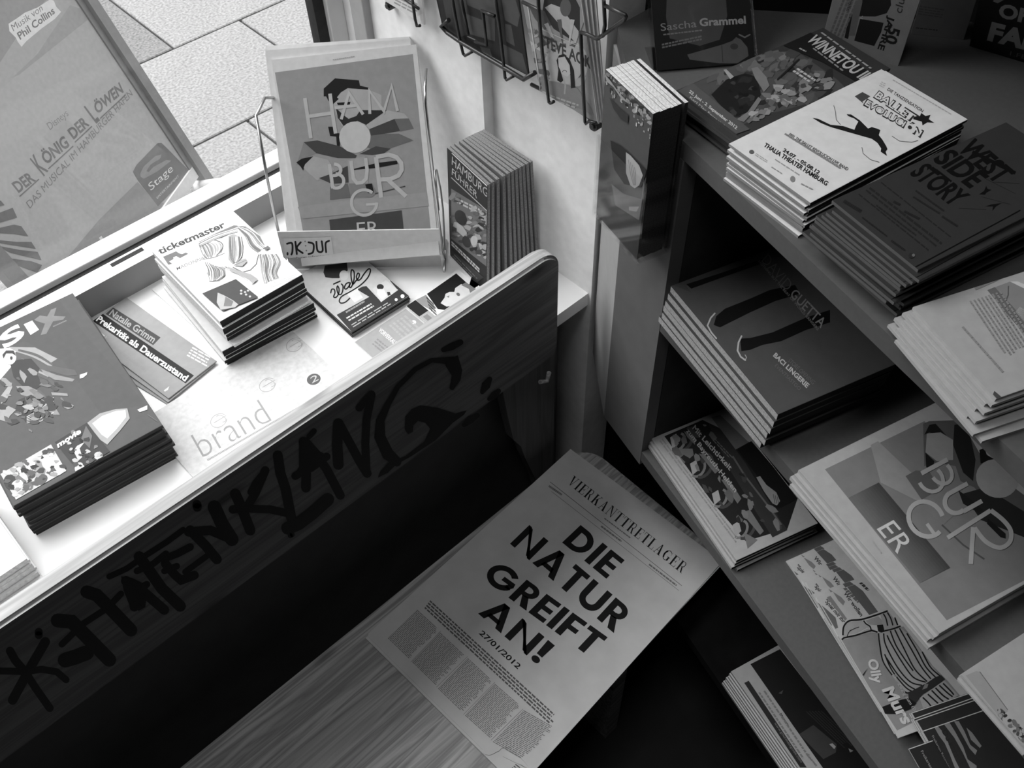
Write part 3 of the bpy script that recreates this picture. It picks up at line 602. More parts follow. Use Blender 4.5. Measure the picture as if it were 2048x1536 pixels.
# --- ticket magazines: a lower group shifted sideways, an upper group
zt5 = lambda *p: Z(280, 400, 5.12, *p)
zl = ZS + 0.003
S = flat(ZS + 0.003, (437, 697), None, (303, 578), w=0.13)
place('leaflet', S, 0.0025, None, 'blank white leaflet sticking out under the ticket magazines', 'leaflet', None, PAPER, PAPER)
def ticket_art(S, zz):
    A = Art(S); A.full(ink(0.86)); hg = ink(0.34); h2 = ink(0.15); dk = ink(0.06)
    A.text('ticketmaster', *zz((205, 562), (885, 275), (170, 500)), dk, 0.03)
    A.poly(zz((235, 582), (370, 525), (400, 545), (430, 555), (470, 538), (495, 552), (410, 597), (370, 575), (340, 590), (345, 605), (300, 630), (330, 655), (290, 665)), h2)
    A.text('MADONNA', *zz((380, 722), (665, 605), (370, 690)), ink(0.2), 0.01)
    A.greek(*zz((470, 815), (690, 725), (410, 735)), 4, ink(0.62), 3, (0.15, 0.3), 0.3); A.greek(*zz((610, 940), (850, 850), (590, 910)), 2, ink(0.55), 4, (0.05, 0.1), 0.5)
    A.poly(zz((600, 440), (700, 395), (820, 420), (855, 470), (840, 540), (740, 570), (660, 600), (650, 520), (610, 480)), hg)
    A.poly(zz((600, 430), (800, 330), (960, 260), (1080, 270), (1230, 370), (1280, 470), (1220, 440), (1130, 340), (1000, 290), (960, 330), (840, 390), (720, 410), (650, 450)), ink(0.2))
    A.poly(zz((905, 370), (960, 350), (1030, 380), (1060, 470), (1050, 590), (990, 640), (950, 660), (905, 610), (910, 500)), hg)
    A.poly(zz((660, 640), (700, 640), (780, 690), (870, 680), (880, 780), (800, 820), (700, 845), (740, 790), (680, 760), (700, 710)), hg)
    A.stroke(zz((640, 610), (760, 590), (870, 545)), 1.2, h2, cap=False); A.stroke(zz((950, 690), (1050, 740), (1130, 720), (1190, 660), (1215, 560)), 2.2, h2, cap=False); A.stroke(zz((1080, 290), (1180, 380), (1230, 470)), 5, hg, cap=False)
    for i, (qa, qb, nn) in enumerate((
            (((600, 445), (615, 500), (650, 570), (690, 600)), ((720, 400), (840, 440), (850, 500), (790, 570)), 12), (((600, 440), (760, 360), (920, 310), (1000, 280)), ((620, 475), (770, 405), (900, 355), (1000, 330)), 9),
            (((905, 380), (905, 480), (920, 600), (960, 650)), ((1040, 380), (1060, 480), (1050, 580), (1000, 640)), 11), (((1000, 270), (1150, 330), (1240, 430), (1290, 480)), ((1010, 300), (1080, 380), (1130, 480), (1210, 540)), 9),
            (((1215, 560), (1230, 660), (1250, 760), (1280, 860)), ((1400, 560), (1440, 640), (1400, 740), (1420, 800)), 16), (((660, 640), (690, 720), (700, 800), (720, 840)), ((790, 690), (860, 720), (870, 780), (800, 830)), 11), (((850, 690), (950, 740), (1060, 800), (1150, 870)), ((900, 700), (1040, 750), (1150, 790), (1210, 830)), 8))):
        A.strands(zz(*qa), zz(*qb), int(nn * 1.5), 1.35, (0.10, 0.15, 0.22, 0.34, 0.7, 0.8), 50 + i)
    A.poly(zz((960, 680), (1040, 620), (1090, 610), (1100, 640), (1050, 690)), ink(0.35)); A.stroke(zz((965, 682), (1040, 650), (1095, 625)), 1, h2, cap=False)
    A.poly(zz((900, 690), (1000, 730), (1140, 770), (1210, 820), (1160, 870), (1120, 830), (1010, 770), (930, 740)), hg)
    A.poly(zz((640, 968), (985, 820), (1215, 1005), (850, 1150), (800, 1110)), ink(0.06)); A.poly(zz((800, 960), (860, 985), (960, 1040), (1010, 1080), (980, 1110), (830, 1135), (790, 1060)), ink(0.42)); A.poly(zz((880, 1000), (960, 1050), (940, 1100), (860, 1100)), ink(0.2))
    for q in ((1040, 940), (1080, 955), (1040, 970), (1090, 980), (1130, 1000), (1110, 940)): A.disk(zz(q)[0], 2.4, 2.0, ink(0.5))
    A.poly(zz((1265, 510), (1310, 480), (1340, 500), (1295, 525)), h2); A.greek(*zz((1330, 900), (1640, 790), (1310, 850)), 3, ink(0.55), 9, (0.04, 0.1), 0.5)
    return A
S = flat(ZS + 0.034, (444, 703), (627, 605), h=0.19)
A = Art(S); A.full(ink(0.6)); A.poly(zt5((940, 1420), (1000, 1290), (1200, 1200), (1340, 1250), (1140, 1390)), ink(0.03)); A.poly(zt5((1340, 1250), (1500, 1050), (1700, 990), (1775, 1050)), ink(0.55)); A.greek(*zt5((1450, 1150), (1740, 1050), (1420, 1110)), 3, ink(0.2), 6); A.poly(zt5((960, 1420), (1000, 1380), (1150, 1370), (1300, 1260), (1330, 1265), (1150, 1400)), ink(0.4))
pile('magazine', S, 5, 0.0062, A, 'magazine', 'magazine of the lower ticket pile, a dark concert photo showing', 'lower ticket magazine pile, shifted sideways', 'ticket magazines in the lower pile', 5, 0.002, 0.6, EDGE, ink(0.6), True, shade_side=0)
S = flat(ZS + 0.040, (468, 690), None, (330, 547), w=0.125)
place('magazine', S.moved(0, 0, -0.0005), 0.0045, None, 'loose pale magazine jutting out crookedly between the two ticket magazine piles', 'magazine', None, EDGE, ink(0.7))
tu = Vector((math.cos(-0.02), math.sin(-0.02), 0)); tv = Vector((-tu.y, tu.x, 0)); S = Surf(Vector((0.3525, 1.004, ZS + 0.082)) - tu * 0.066 - tv * 0.0945, tu, tv, 0.132, 0.189); A = ticket_art(S, zt5)
pile('magazine', S, 6, 0.0067, A, 'magazine', 'white ticket magazine with a long haired woman on its cover', 'upper ticket magazine pile on the windowsill', 'ticket magazines in the upper pile', 6, 0.0016, 0.5, EDGE, ink(0.8), True, shade_side=0)
# --- party flyers with the script name
zw = lambda *p: Z(600, 500, 5.12, *p)
S = flat(ZS + 0.0125, (703, 664), (818, 592), h=0.148); A = Art(S); dkp = ink(0.035); A.full(ink(0.55))
A.poly(zw((375, 665), (710, 480), (640, 440), (585, 405), (640, 375), (680, 370), (830, 530), (1000, 410), (925, 320), (945, 295), (1120, 465), (530, 845)), dkp)
A.poly(zw((740, 400), (880, 310), (1005, 410), (830, 535)), ink(0.62)); A.disk(zw((822, 378))[0], 7, 5.5, ink(0.03)); A.poly(zw((790, 400), (860, 400), (890, 470), (840, 510), (790, 450)), ink(0.75)); A.poly(zw((890, 430), (920, 430), (930, 460), (900, 470)), dkp)
A.poly(zw((255, 160), (480, 130), (490, 210), (400, 290), (330, 290), (260, 280), (240, 230)), ink(0.03)); A.disk(zw((450, 260))[0], 9, 10, ink(0.62)); A.poly(zw((470, 440), (640, 340), (590, 400), (645, 490), (560, 540)), ink(0.72))
for q in (((315, 440), (325, 405), (350, 405), (358, 440), (345, 480), (370, 485), (395, 450), (400, 400), (385, 370), (378, 400), (392, 450), (420, 455), (437, 420), (440, 370), (425, 350)), ((345, 350), (410, 320)),
          ((505, 335), (475, 345), (455, 385), (470, 402), (500, 375), (515, 340), (505, 375), (520, 385), (540, 350), (555, 290), (553, 225), (530, 205), (522, 250), (530, 320), (545, 350), (570, 320)),
          ((570, 320), (600, 285), (608, 250), (592, 240), (578, 275), (590, 310), (620, 300), (650, 255), (690, 205), (715, 195), (720, 225), (690, 290), (620, 360), (520, 425), (430, 475), (403, 520), (420, 545), (465, 535), (510, 495))):
    A.curve(zw(*q), 2.7, ink(0.012))
A.greek(*zw((480, 655), (690, 530), (460, 625)), 1, ink(0.3), 5); A.greek(*zw((510, 735), (800, 565), (465, 690)), 2, lt, 6, (0.06, 0.14)); A.greek(*zw((550, 800), (940, 560), (520, 760)), 2, ink(0.45), 7, (0.1, 0.3), 0.4)
A.disk(zw((985, 510))[0], 3, 3, WHITE); A.disk(zw((1050, 475))[0], 4, 4, WHITE)
pile('flyer', S, 6, 0.002, A, 'flyer', 'club flyer with a looping script name, before the wire stand', 'club flyer stack before the wire stand', 'club flyers on the windowsill', 8, 0.0012, 0.4, ink(0.10), dkp, False)
# --- single flyers near the plank
S = Surf(P((818, 606), ZS + 0.004), (0.04, -1, 0), (1, 0.04, 0), 0.12, 0.098); A = Art(S); A.full(WHITE)
A.poly(zw((1300, 450), (1600, 240), (1790, 410), (1700, 520), (1520, 620), (1410, 605)), ink(0.012)); A.poly(zw((1590, 390), (1650, 350), (1740, 380), (1760, 470), (1690, 530), (1600, 570), (1500, 580), (1440, 545), (1480, 490), (1490, 450), (1530, 430), (1580, 430)), ink(0.66)); A.disk(zw((1620, 455))[0], 4.0, 3.0, ink(0.14), 0.6); A.poly(zw((1500, 480), (1530, 465), (1525, 490)), ink(0.2))
A.poly(zw((1650, 360), (1700, 330), (1800, 400), (1750, 470), (1730, 400)), ink(0.2)); A.poly(zw((1170, 520), (1290, 460), (1400, 600), (1330, 610)), ink(0.30)); A.greek(*zw((1330, 615), (1410, 690), (1290, 470)), 4, ink(0.02), 8, (0.1, 0.2), 0.7)
place('flyer', S, 0.002, A, 'white flyer with a pale face on black, half under the bench backrest', 'flyer')
S = Surf(P((812, 612), ZS + 0.0065), (0.0, -1, 0), (1, 0.0, 0), 0.10, 0.018); A = Art(S); A.full(ink(0.42)); A.rect(0, 0, 0.03, 0.018, ink(0.015)); A.rect(0.072, 0, 0.10, 0.018, ink(0.10)); A.rect(0.034, 0.004, 0.068, 0.012, ink(0.25))
place('ticket_strip', S, 0.0006, A, 'narrow dark and grey strip between the face flyer and the grey price flyer', 'paper strip')
S = Surf(P((709, 684), ZS + 0.002), (0.0, -1, 0), (1, 0.02, 0), 0.12, 0.094); A = Art(S); A.full(ink(0.36)); A.text('VORVERKAUF', *zw((800, 830), (975, 985), (830, 795)), WHITE, 0.02); A.greek(*zw((730, 970), (870, 1085), (800, 900)), 3, ink(0.26), 4, (0.1, 0.3)); A.disk(zw((1165, 740))[0], 5, 4, WHITE); A.greek(*zw((900, 780), (1060, 930), (1090, 660)), 5, ink(0.42), 5, (0.1, 0.3))
place('flyer', S, 0.0016, A, 'plain grey flyer with one white word, in front of the club flyers', 'flyer')
S = Surf(P((935, 580), ZS + 0.004), (0.6, -0.8, 0), (0.8, 0.6, 0), 0.06, 0.05); A = Art(S); A.full(ink(0.012)); A.greek(*Z(860, 420, 7.877, (690, 1290), (800, 1220), (660, 1240)), 1, WHITE, 3, (0.1, 0.3))
place('card', S, 0.003, A, 'small black card beside the upright city booklets', 'card')
# --- brand sheet
S = flat(ZS + 0.003, (393, 962), (692, 760), h=0.136); A = Art(S); A.full(mat('speckled_paper', 0.60, 0.7, 0.1, 130)); lg = ink(0.30)
zb4 = lambda *p: Z(400, 600, 4.0, *p)
A.text('brand', *zb4((25, 1262), (575, 965), (-75, 1085)), lg, -0.016); A.greek(*zb4((65, 1290), (860, 830), (55, 1275)), 1, ink(0.3), 3, (0.008, 0.010), 0.8, 0)
A.disk(zb4((910, 635))[0], 14, 11, ink(0.12), -0.3); A.text('2', *zb4((895, 668), (950, 640), (880, 620)), ink(0.5), 0.0)
for c in ((150, 965), (540, 680), (755, 360)):
    A.arc(zb4(c)[0], 17, 20, 340, 0.9, ink(0.34), 20, 0.75, -0.5) if False else A.arc(zb4(c)[0], 17, 20, 340, 1.0, ink(0.34), 20, 0.75, -0.5)
    A.arc(zb4((c[0] + 20, c[1] - 15))[0], 10, 180, 420, 0.9, ink(0.34), 14, 0.6, 0.4); A.stroke(zb4((c[0] - 40, c[1] + 20), (c[0] + 60, c[1] - 40)), 0.9, ink(0.34), cap=False)
place('sheet', S, 0.002, A, 'speckled pale sheet with a thin lowercase word, along the front of the windowsill', 'sheet of paper')

# --- wire stand with the large city magazine
SR = Vector((0.615, 0.838, 0.0)); SU = Vector((0.732, -0.681, 0)).normalized(); SN = Vector((0.681, 0.732, 0)).normalized()
stand = empty('magazine_stand', (0.54, 0.93, ZS), 'wire magazine stand with a pale card front, behind the club flyers', 'magazine stand')
def spart(o): o.parent = stand; o.matrix_parent_inverse = Matrix.Translation(-stand.location); return o
L = Surf(SR + Vector((0, 0, 0.8)), SU, (0, 0, 1)); q = [L.loc(p) for p in ((566, 517), (885, 512), (878, 450), (560, 472))]
x0, x1 = (q[0][0] + q[3][0]) / 2, (q[1][0] + q[2][0]) / 2; zl0, zl1 = (q[0][1] + q[1][1]) / 2, (q[2][1] + q[3][1]) / 2
L = Surf(L.O + SU * x0 + Vector((0, 0, zl0)), SU, (0, 0, 1), x1 - x0, zl1 - zl0)
lip = spart(link('front_card', body_mesh('front_card', L.w, L.h, 0.0015, ink(0.6), ink(0.6), None), None, L.mat()))
z2s = lambda *p: Z(500, 320, 5.12, *p)
A = Art(L); a_ = L.loc(z2s((345, 1010))[0]); A.poly(z2s((345, 800), (830, 785), (868, 1035), (365, 1055)), ink(0.68))
kk = ink(0.015)
for q in (((385, 965), (385, 950)), ((380, 855), (430, 850), (435, 930), (425, 965)), ((465, 835), (480, 960)), ((520, 840), (480, 900), (540, 950)), ((600, 960), (645, 940), (650, 860), (600, 840)), ((680, 835), (690, 920), (720, 940), (745, 920), (735, 830)), ((780, 940), (775, 850), (810, 825))): A.curve(z2s(*q), 3.8, kk)
for q in ((565, 830), (570, 875), (578, 925)): A.disk(z2s(q)[0], 1.6, 1.6, ink(0.25))
A.text('hamburgs infomagazin', *z2s((392, 1025), (835, 990), (388, 995)), ink(0.10), 0.0)
lc = link('label_card', body_mesh('label_card', 0.001, 0.001, 0.0001, PAPER, PAPER, A, 0.0004), lip, Matrix.Identity(4))
spart(link('base_card', body_mesh('base_card', L.w * 0.98, zl0 + 0.8 - ZS - 0.001, 0.0012, ink(0.5), ink(0.5)), None, Surf(L.O + SN * 0.012 - Vector((0, 0, zl0 + 0.8 - ZS - 0.001)), SU, (0, 0, 1)).mat()))
bm = bmesh.new(); bm_box(bm, (0, -0.04, 0), (L.w, 0, 0.0012)); m_ = Surf(L.O, SU, SN).mat(); o = spart(link('floor_card', mesh_from_bm(bm, 'floor_card', [ink(0.5)]), None, m_))
o.matrix_world = Surf(L.O + SN * 0.042, SU, SN).mat()
WL = Surf(L.O, SN, (0, 0, 1)); W1 = [WL.loc(p) for p in ((559, 472), (548, 425), (535, 360), (512, 232), (529, 196), (546, 195))]
def on(Sf, q): return Sf.O + Sf.u * q[0] + Sf.v * q[1]
spart(wire('wire_side', [on(WL, (0.0, -0.02))] + [on(WL, q) for q in W1] + [on(WL, (W1[-1][0] + 0.05, W1[-1][1] - 0.02))], 0.0022, CHROME, None))
WR = Surf(L.O + SU * L.w, SN, (0, 0, 1)); W2 = [WR.loc(p) for p in ((893, 545), (885, 500), (877, 440), (867, 360), (851, 208), (850, 175))]
W2 = [(q[0], max(q[1], ZS + 0.003 - WR.O.z)) for q in W2]
spart(wire('wire_side', [on(WR, q) for q in W2] + [on(WR, (W2[-1][0] + 0.04, W2[-1][1]))], 0.0022, CHROME, None))
spart(wire('wire_hook', [on(WR, q) for q in [WR.loc(p) for p in ((877, 420), (869, 342), (873, 340), (881, 378), (886, 420), (890, 500))]], 0.0016, CHROME, None))
spart(wire('wire_foot', [on(WL, (0.0, -0.02)), on(WL, (0.0, ZS + 0.0022 - WL.O.z)), on(WL, (0.07, ZS + 0.0022 - WL.O.z))], 0.0022, CHROME, None))
spart(wire('wire_foot', [on(WR, (0.0, ZS + 0.0022 - WR.O.z)), on(WR, (0.07, ZS + 0.0022 - WR.O.z))], 0.0022, CHROME, None))
C = Surf((0.4687, 1.0017, 0.8329), (0.714, -0.692, 0.107), (0.348, 0.484, 0.803)); C = Surf(C.O - C.v * 0.047, C.u, C.v, 0.21, 0.294)
h1 = lambda *p: Z(500, 60, 5.12, *p)
A = Art(C); A.full(ink(0.50)); pr = ink(0.23); hl = ink(0.40); hk = ink(0.010); hd = ink(0.045); hm = ink(0.11)
bl_, br_ = C.loc(z2s((548, 850))[0]), C.loc(z2s((1850, 760))[0])
A.poly(h1((255, 435), (1668, 246)) + z2s((1850, 700), (1855, 800), (552, 900), (545, 745)), pr)
A.poly(h1((930, 640), (1000, 595), (1210, 610), (1345, 665), (1345, 790), (1400, 820), (1190, 970), (940, 980), (860, 800), (800, 720), (860, 740)), ink(0.30))
A.poly(h1((755, 600), (870, 495), (1115, 515), (1127, 570), (1215, 590), (1212, 612), (1000, 596), (930, 640), (890, 690), (910, 705), (840, 770), (800, 720), (780, 680), (755, 680)), hk)
A.poly(h1((890, 745), (1030, 735), (1020, 770), (900, 770)), hk); A.poly(h1((880, 800), (970, 880), (1010, 910), (1090, 880), (1130, 820), (1400, 822), (1190, 972), (1100, 930), (960, 985), (900, 900)), ink(0.02))
A.poly(h1((800, 990), (850, 990), (860, 1050), (930, 1060), (900, 1095), (820, 1085)), hk); A.poly(h1((880, 1060), (930, 1080), (920, 1200), (890, 1190)), hk)
A.poly(h1((1190, 972), (1405, 822), (1580, 855), (1625, 908), (1480, 912), (1222, 1015)), ink(0.30)); A.poly(h1((1222, 1015), (1480, 910), (1625, 905), (1677, 1010), (1380, 1062), (1240, 1085)), hd); A.poly(h1((1480, 912), (1625, 905), (1677, 1010), (1540, 1040)), hm)
A.poly(h1((1240, 1082), (1380, 1062), (1525, 1062), (1675, 1130), (1430, 1215), (1290, 1250), (1200, 1200)), hm); A.poly(h1((1120, 1270), (1290, 1190), (1440, 1215), (1370, 1265), (1250, 1280)), hd)
A.poly(h1((550, 1148), (690, 1130), (920, 1190), (1095, 1285), (1080, 1312), (900, 1312), (680, 1262)), hd); A.poly(h1((550, 1150), (680, 1262), (560, 1310), (475, 1390)), ink(0.17)); A.poly(h1((475, 1355), (530, 1318), (655, 1292), (565, 1375), (545, 1440), (520, 1400)), hk)
A.poly(h1((565, 1375), (650, 1292), (800, 1330), (860, 1430), (820, 1480), (690, 1540)) + z2s((610, 140), (550, 80)), ink(0.29)); A.poly(z2s((705, 185), (820, 145), (1000, 60), (1010, 230), (840, 245)), hd)
A.poly(z2s((1000, 0), (1180, -40), (1220, 120), (1210, 250), (1020, 250)), ink(0.26)); A.poly(z2s((1060, 92), (1300, 30), (1505, 5), (1512, 40), (1300, 80), (1070, 102)), hk)
A.poly(z2s((820, 275), (1000, 240), (1030, 385), (820, 408)), hm); A.poly(z2s((1010, 240), (1250, 240), (1300, 330), (1250, 380), (1030, 380)), ink(0.16)); A.poly(z2s((1180, 250), (1250, 240), (1270, 330), (1210, 340)), hk); A.stroke(z2s((1280, 345), (1590, 268)), 2, hd, cap=False)
A.poly(z2s((490, 480), (1000, 410), (1810, 330), (1830, 470), (540, 600)), ink(0.25))
A.disk(h1((1075, 1098))[0], 31.5, 31.5, hl)
A.poly(z2s((812, 612), (1552, 515), (1570, 680), (1575, 770), (840, 850), (825, 735)), ink(0.05))
wl_ = 7.2
for q in (((563, 697), (590, 880), (625, 1110)), ((820, 652), (845, 850), (878, 1060)), ((600, 885), (850, 848)), ((935, 915), (1015, 645), (1160, 865)), ((868, 798), (1090, 772)), ((1228, 860), (1222, 620), (1372, 832), (1452, 570), (1512, 830))): A.stroke(h1(*q), 6.2 if q[0][0] > 860 else wl_, ink(0.36), cap=False)
for q in (((815, 42), (850, 290)), ((1035, 10), (1060, 190), (1095, 235), (1150, 230), (1190, 190), (1200, 100), (1185, -20))): A.stroke(z2s(*q), 7, ink(0.36), cap=False)
A.arc(z2s((862, 100))[0], 13.5, -90, 100, 6.5, ink(0.36), 12, 0.85); A.arc(z2s((885, 215))[0], 15, -95, 115, 6.5, ink(0.36), 12, 0.95)
for q in (((1290, -30), (1345, 385)), ((1400, 190), (1600, 372)), ((1290, -30), (1420, -55), (1500, -30), (1550, 30), (1555, 100), (1520, 160), (1440, 195), (1330, 200))): A.stroke(z2s(*q), 8.5, ink(0.36), cap=False)
A.arc(z2s((1170, 435))[0], 25.5, 0, 310, 6, ink(0.36), 26); A.stroke(z2s((1190, 456), (1305, 450)), 5, ink(0.36), cap=False)
A.text('ER', *z2s((1102, 775), (1325, 760), (1092, 640)), ink(0.40), 0.0); A.greek(*h1((850, 312), (1080, 275), (848, 300)), 1, ink(0.2), 3, (0.05, 0.1))
_B = C.moved(0, 0, -0.028); _tl = Vector(_B.loc((532, 92))); _tr = Vector(_B.loc((824, 73))); _rot = math.atan2(_tr.y - _tl.y, _tr.x - _tl.x)
_o = _tl - Vector((-math.sin(_rot), math.cos(_rot))) * 0.294
for i in range(6):
    k_i = (0, 0.62, 0.72, 0.83, 0.92, 1.0)[i]
    T = C.moved(_o.x * k_i, _o.y * k_i, -0.0056 * i, _rot * k_i)
    if i == 0: first = place('magazine', T, 0.005, A, 'large city magazine standing in the wire stand, capped man and big letters on its front', 'magazine', 'city magazines in the wire stand', EDGE, ink(0.5), True)
    else:
        if i == 1: o = proto = place('magazine', T, 0.005, None, 'x', 'magazine', 'city magazines in the wire stand', EDGE, ink(0.5), True)
        else:
            o = proto.copy(); COL.objects.link(o)
            for ch in proto.children:
                c = ch.copy(); COL.objects.link(c); c.parent = o
        o.matrix_world = T.mat(); o['label'] = '%s city magazine from the front in the wire stand, only its top edge showing' % ORD[i]
# --- upright city booklets fanned against the wall
NB = 11; zf = lambda *p: Z(860, 240, 7.877, *p); zf2 = lambda *p: Z(860, 420, 7.877, *p); first = None; proto = None
fan = [0.0, 0.10, 0.22, 0.36, 0.47, 0.56, 0.65, 0.74, 0.82, 0.91, 1.0]
for i in range(NB):
    f = fan[i]
    Ob = Vector((0.643 + 0.083 * f, 0.863 - 0.006 * f, ZS + 0.0005)); ub = Vector((-0.14 * (1 - f), -1.0, 0)); vb = Vector((0.010 * (1 - f) - 0.012 * f, -0.012 + 0.012 * f, 0.195))
    Sb = Surf(Ob, ub, vb, 0.1, 0.196)
    if i == 0:
        A = Art(Sb); A.full(ink(0.03)); pg = ink(0.36)
        A.poly(zf((335, 1080), (955, 1480)) + zf2((950, 90), (900, 900), (335, 450)), ink(0.14))
        A.stroke(zf((335, 905), (960, 1490)), 1.6, ink(0.4), cap=False); A.stroke(zf((345, 515), (975, 1105)), 2.6, ink(0.62), cap=False)
        A.text('HAMBURG', *zf((345, 700), (905, 1225), (350, 570)), ink(0.42), 0.0); A.text('FÜHRER', *zf((345, 860), (740, 1240), (352, 730)), ink(0.42), 0.0)
        A.disk(zf2((490, 120))[0], 11, 16, ink(0.03), -0.5); A.disk(zf2((560, 190))[0], 5, 9, ink(0.16)); A.poly(zf2((430, 190), (520, 260), (590, 360), (530, 420), (430, 330)), ink(0.42)); A.poly(zf2((340, 200), (410, 260), (420, 430), (340, 420)), ink(0.05))
        A.disk(zf2((580, 500))[0], 8, 12, ink(0.05), -0.4); A.disk(zf2((700, 480))[0], 7, 10, ink(0.5)); A.poly(zf2((640, 380), (760, 520), (700, 620), (660, 540)), ink(0.4)); A.poly(zf2((760, 500), (880, 600), (870, 720), (800, 660)), ink(0.42)); A.poly(zf2((780, 60), (940, 160), (930, 330), (830, 260)), ink(0.3)); A.greek(*zf((400, 1300), (800, 1500), (400, 1200)), 2, ink(0.45), 3, (0.1, 0.2), 0.6)
        A.dabs(zf((340, 1130), (900, 1480)) + zf2((930, 100), (880, 800), (345, 430)), 70, 5, (0.03, 0.06, 0.12, 0.2, 0.34), 6); A.disk(zf2((490, 120))[0], 11, 16, ink(0.03), -0.5); A.poly(zf2((430, 190), (520, 260), (590, 360), (530, 420), (430, 330)), ink(0.40)); A.disk(zf2((580, 500))[0], 8, 12, ink(0.04), -0.4); A.disk(zf2((700, 480))[0], 7, 10, ink(0.45))
        A.greek(*zf2((345, 560), (830, 1040), (345, 480)), 2, ink(0.55), 5, (0.05, 0.12), 0.7); A.poly(zf2((345, 620), (850, 1060), (740, 1170), (330, 720)), ink(0.05)); A.greek(*zf2((350, 730), (720, 1120), (400, 690)), 2, ink(0.2), 8, (0.1, 0.3), 0.4)
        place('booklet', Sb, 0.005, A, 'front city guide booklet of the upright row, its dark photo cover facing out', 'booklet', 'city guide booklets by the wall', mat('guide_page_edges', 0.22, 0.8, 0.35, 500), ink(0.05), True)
    else:
        if proto is None: o = proto = place('booklet', Sb, 0.005, None, 'x', 'booklet', 'city guide booklets by the wall', MATS['guide_page_edges'], ink(0.14), True)
        else:
            o = proto.copy(); COL.objects.link(o)
            for ch in proto.children:
                c = ch.copy(); COL.objects.link(c); c.parent = o
        o.matrix_world = Sb.mat(); o['label'] = ('%s booklet from the front in the upright row beside the wall' % ORD[i]) if i < NB - 1 else 'rearmost booklet of the upright row, touching the wall'

# ================================================================== POSTER STAND OUTSIDE
pu = Vector((0.8343, 0.5513, 0)); pv = Vector((-0.15907, 0.24072, 0.95747)); PO = Vector((0.78562, 2.12643, 0.1))
PSF = Surf(PO, pu, pv); PS = Surf(PO + PSF.u * -0.642 + PSF.v * 0.085, pu, pv, 0.594, 0.841)
pst = empty('poster_stand', PO + PSF.u * -0.345, 'leaning pavement poster stand with a musical poster, outside the window', 'poster stand')
def ppart(o): o.parent = pst; o.matrix_parent_inverse = Matrix.Translation(-pst.location); return o
za = lambda *p: Z(0, 0, 4.0, *p); z3 = lambda *p: Z(0, 300, 4.0, *p)
A = Art(PS); A.full(ink(0.484)); dp = ink(0.221); dq = ink(0.264)
A.poly(za((-600, -600), (660, -60), (600, 60), (330, 380), (180, 560), (-200, 900), (-600, 900)), ink(0.459)); A.poly(za((-400, -300), (430, -60), (250, 120), (0, 500), (-400, 800)), ink(0.357)); A.poly(za((560, 40), (660, 60), (700, 160), (300, 480), (150, 600), (100, 620), (300, 430)), ink(0.399))
A.poly(za((68, 190), (130, 150), (200, 100), (300, 60), (400, -5), (430, 5), (450, 55), (488, 95), (440, 150), (330, 230), (210, 330), (172, 375), (145, 340), (125, 300), (75, 250)), ink(0.800))
A.text('Musik von', *za((108, 252), (345, 82), (85, 200)), dp, -0.005); A.text('Phil Collins', *za((162, 320), (442, 105), (132, 265)), dp, 0.02)
A.text("Disneys", *za((412, 1058), (560, 938), (370, 990)), dq, -0.008)
A.text('DER', *z3((150, 345), (290, 245), (88, 268)), dp, 0.03); A.text('K', *za((352, 1412), (388, 1365), (236, 1272)), dp, 0.02); A.text('ÖNIG', *za((372, 1322), (560, 1168), (305, 1215)), dp, 0.03); A.text('DER', *za((590, 1118), (718, 1000), (535, 1042)), dp, 0.03)
A.text('L', *za((770, 990), (800, 962), (668, 855)), dp, 0.03); A.text('ÖWEN', *za((780, 918), (990, 738), (732, 815)), dp, 0.03)
A.text('DAS MUSICAL IM HAMBURGER HAFEN', *z3((240, 470), (1062, -440), (205, 420)), dq, 0.0)
for q in (z3((155, 372), (312, 232)), za((385, 1352), (585, 1168)), za((598, 1138), (735, 1010)), za((800, 948), (1003, 760))): A.stroke(q, 2.4, dp, cap=False)
A.poly(z3((500, 905), (790, 560), (1100, 255), (1262, 440), (1300, 420), (1330, 460), (1215, 560), (830, 790)), ink(0.348))
A.poly(z3((1062, 175), (1090, 120), (1210, -5), (1260, -55), (1290, -58), (1330, -20), (1520, 180), (1400, 330), (1262, 450), (1100, 240)), dp); A.poly(z3((1120, 190), (1150, 130), (1240, 50), (1290, 35), (1285, 60), (1200, 150), (1330, 80), (1370, 85), (1260, 170), (1150, 230), (1125, 215)), ink(0.340)); A.poly(z3((1170, 170), (1200, 120), (1260, 80), (1250, 110), (1190, 175)), dp)
A.text('Stage', *z3((1215, 345), (1395, 180), (1180, 275)), WHITE, 0.0); A.text('ENTERTAINMENT', *z3((1258, 393), (1432, 212), (1250, 378)), ink(0.680), 0.0); A.text('al', *z3((740, 800), (830, 725), (720, 760)), WHITE, 0.02)
for q in (((-90, 420), (5, 405), (35, 440), (-90, 480)), ((-120, 530), (0, 500), (100, 462), (136, 540), (0, 580), (-120, 620)), ((-140, 650), (0, 622), (110, 597), (170, 610), (225, 690), (100, 670), (0, 665)), ((-140, 700), (0, 722), (130, 735), (250, 735), (285, 790), (160, 770), (0, 745)),
          ((-120, 770), (0, 772), (160, 800), (300, 815), (330, 880), (200, 850), (80, 820), (0, 815)), ((-100, 850), (0, 852), (90, 870), (250, 890), (335, 920), (300, 980), (140, 930), (0, 900)), ((-100, 960), (0, 970), (120, 970), (215, 1060), (130, 1120), (0, 1060)), ((0, 1140), (60, 1130), (90, 1180), (0, 1220))): A.poly(z3(*q), ink(0.204))
po = ppart(link('poster', body_mesh('poster', PS.w, PS.h, 0.004, PAPER, PAPER, A), None, PS.mat()))
bm = bmesh.new()
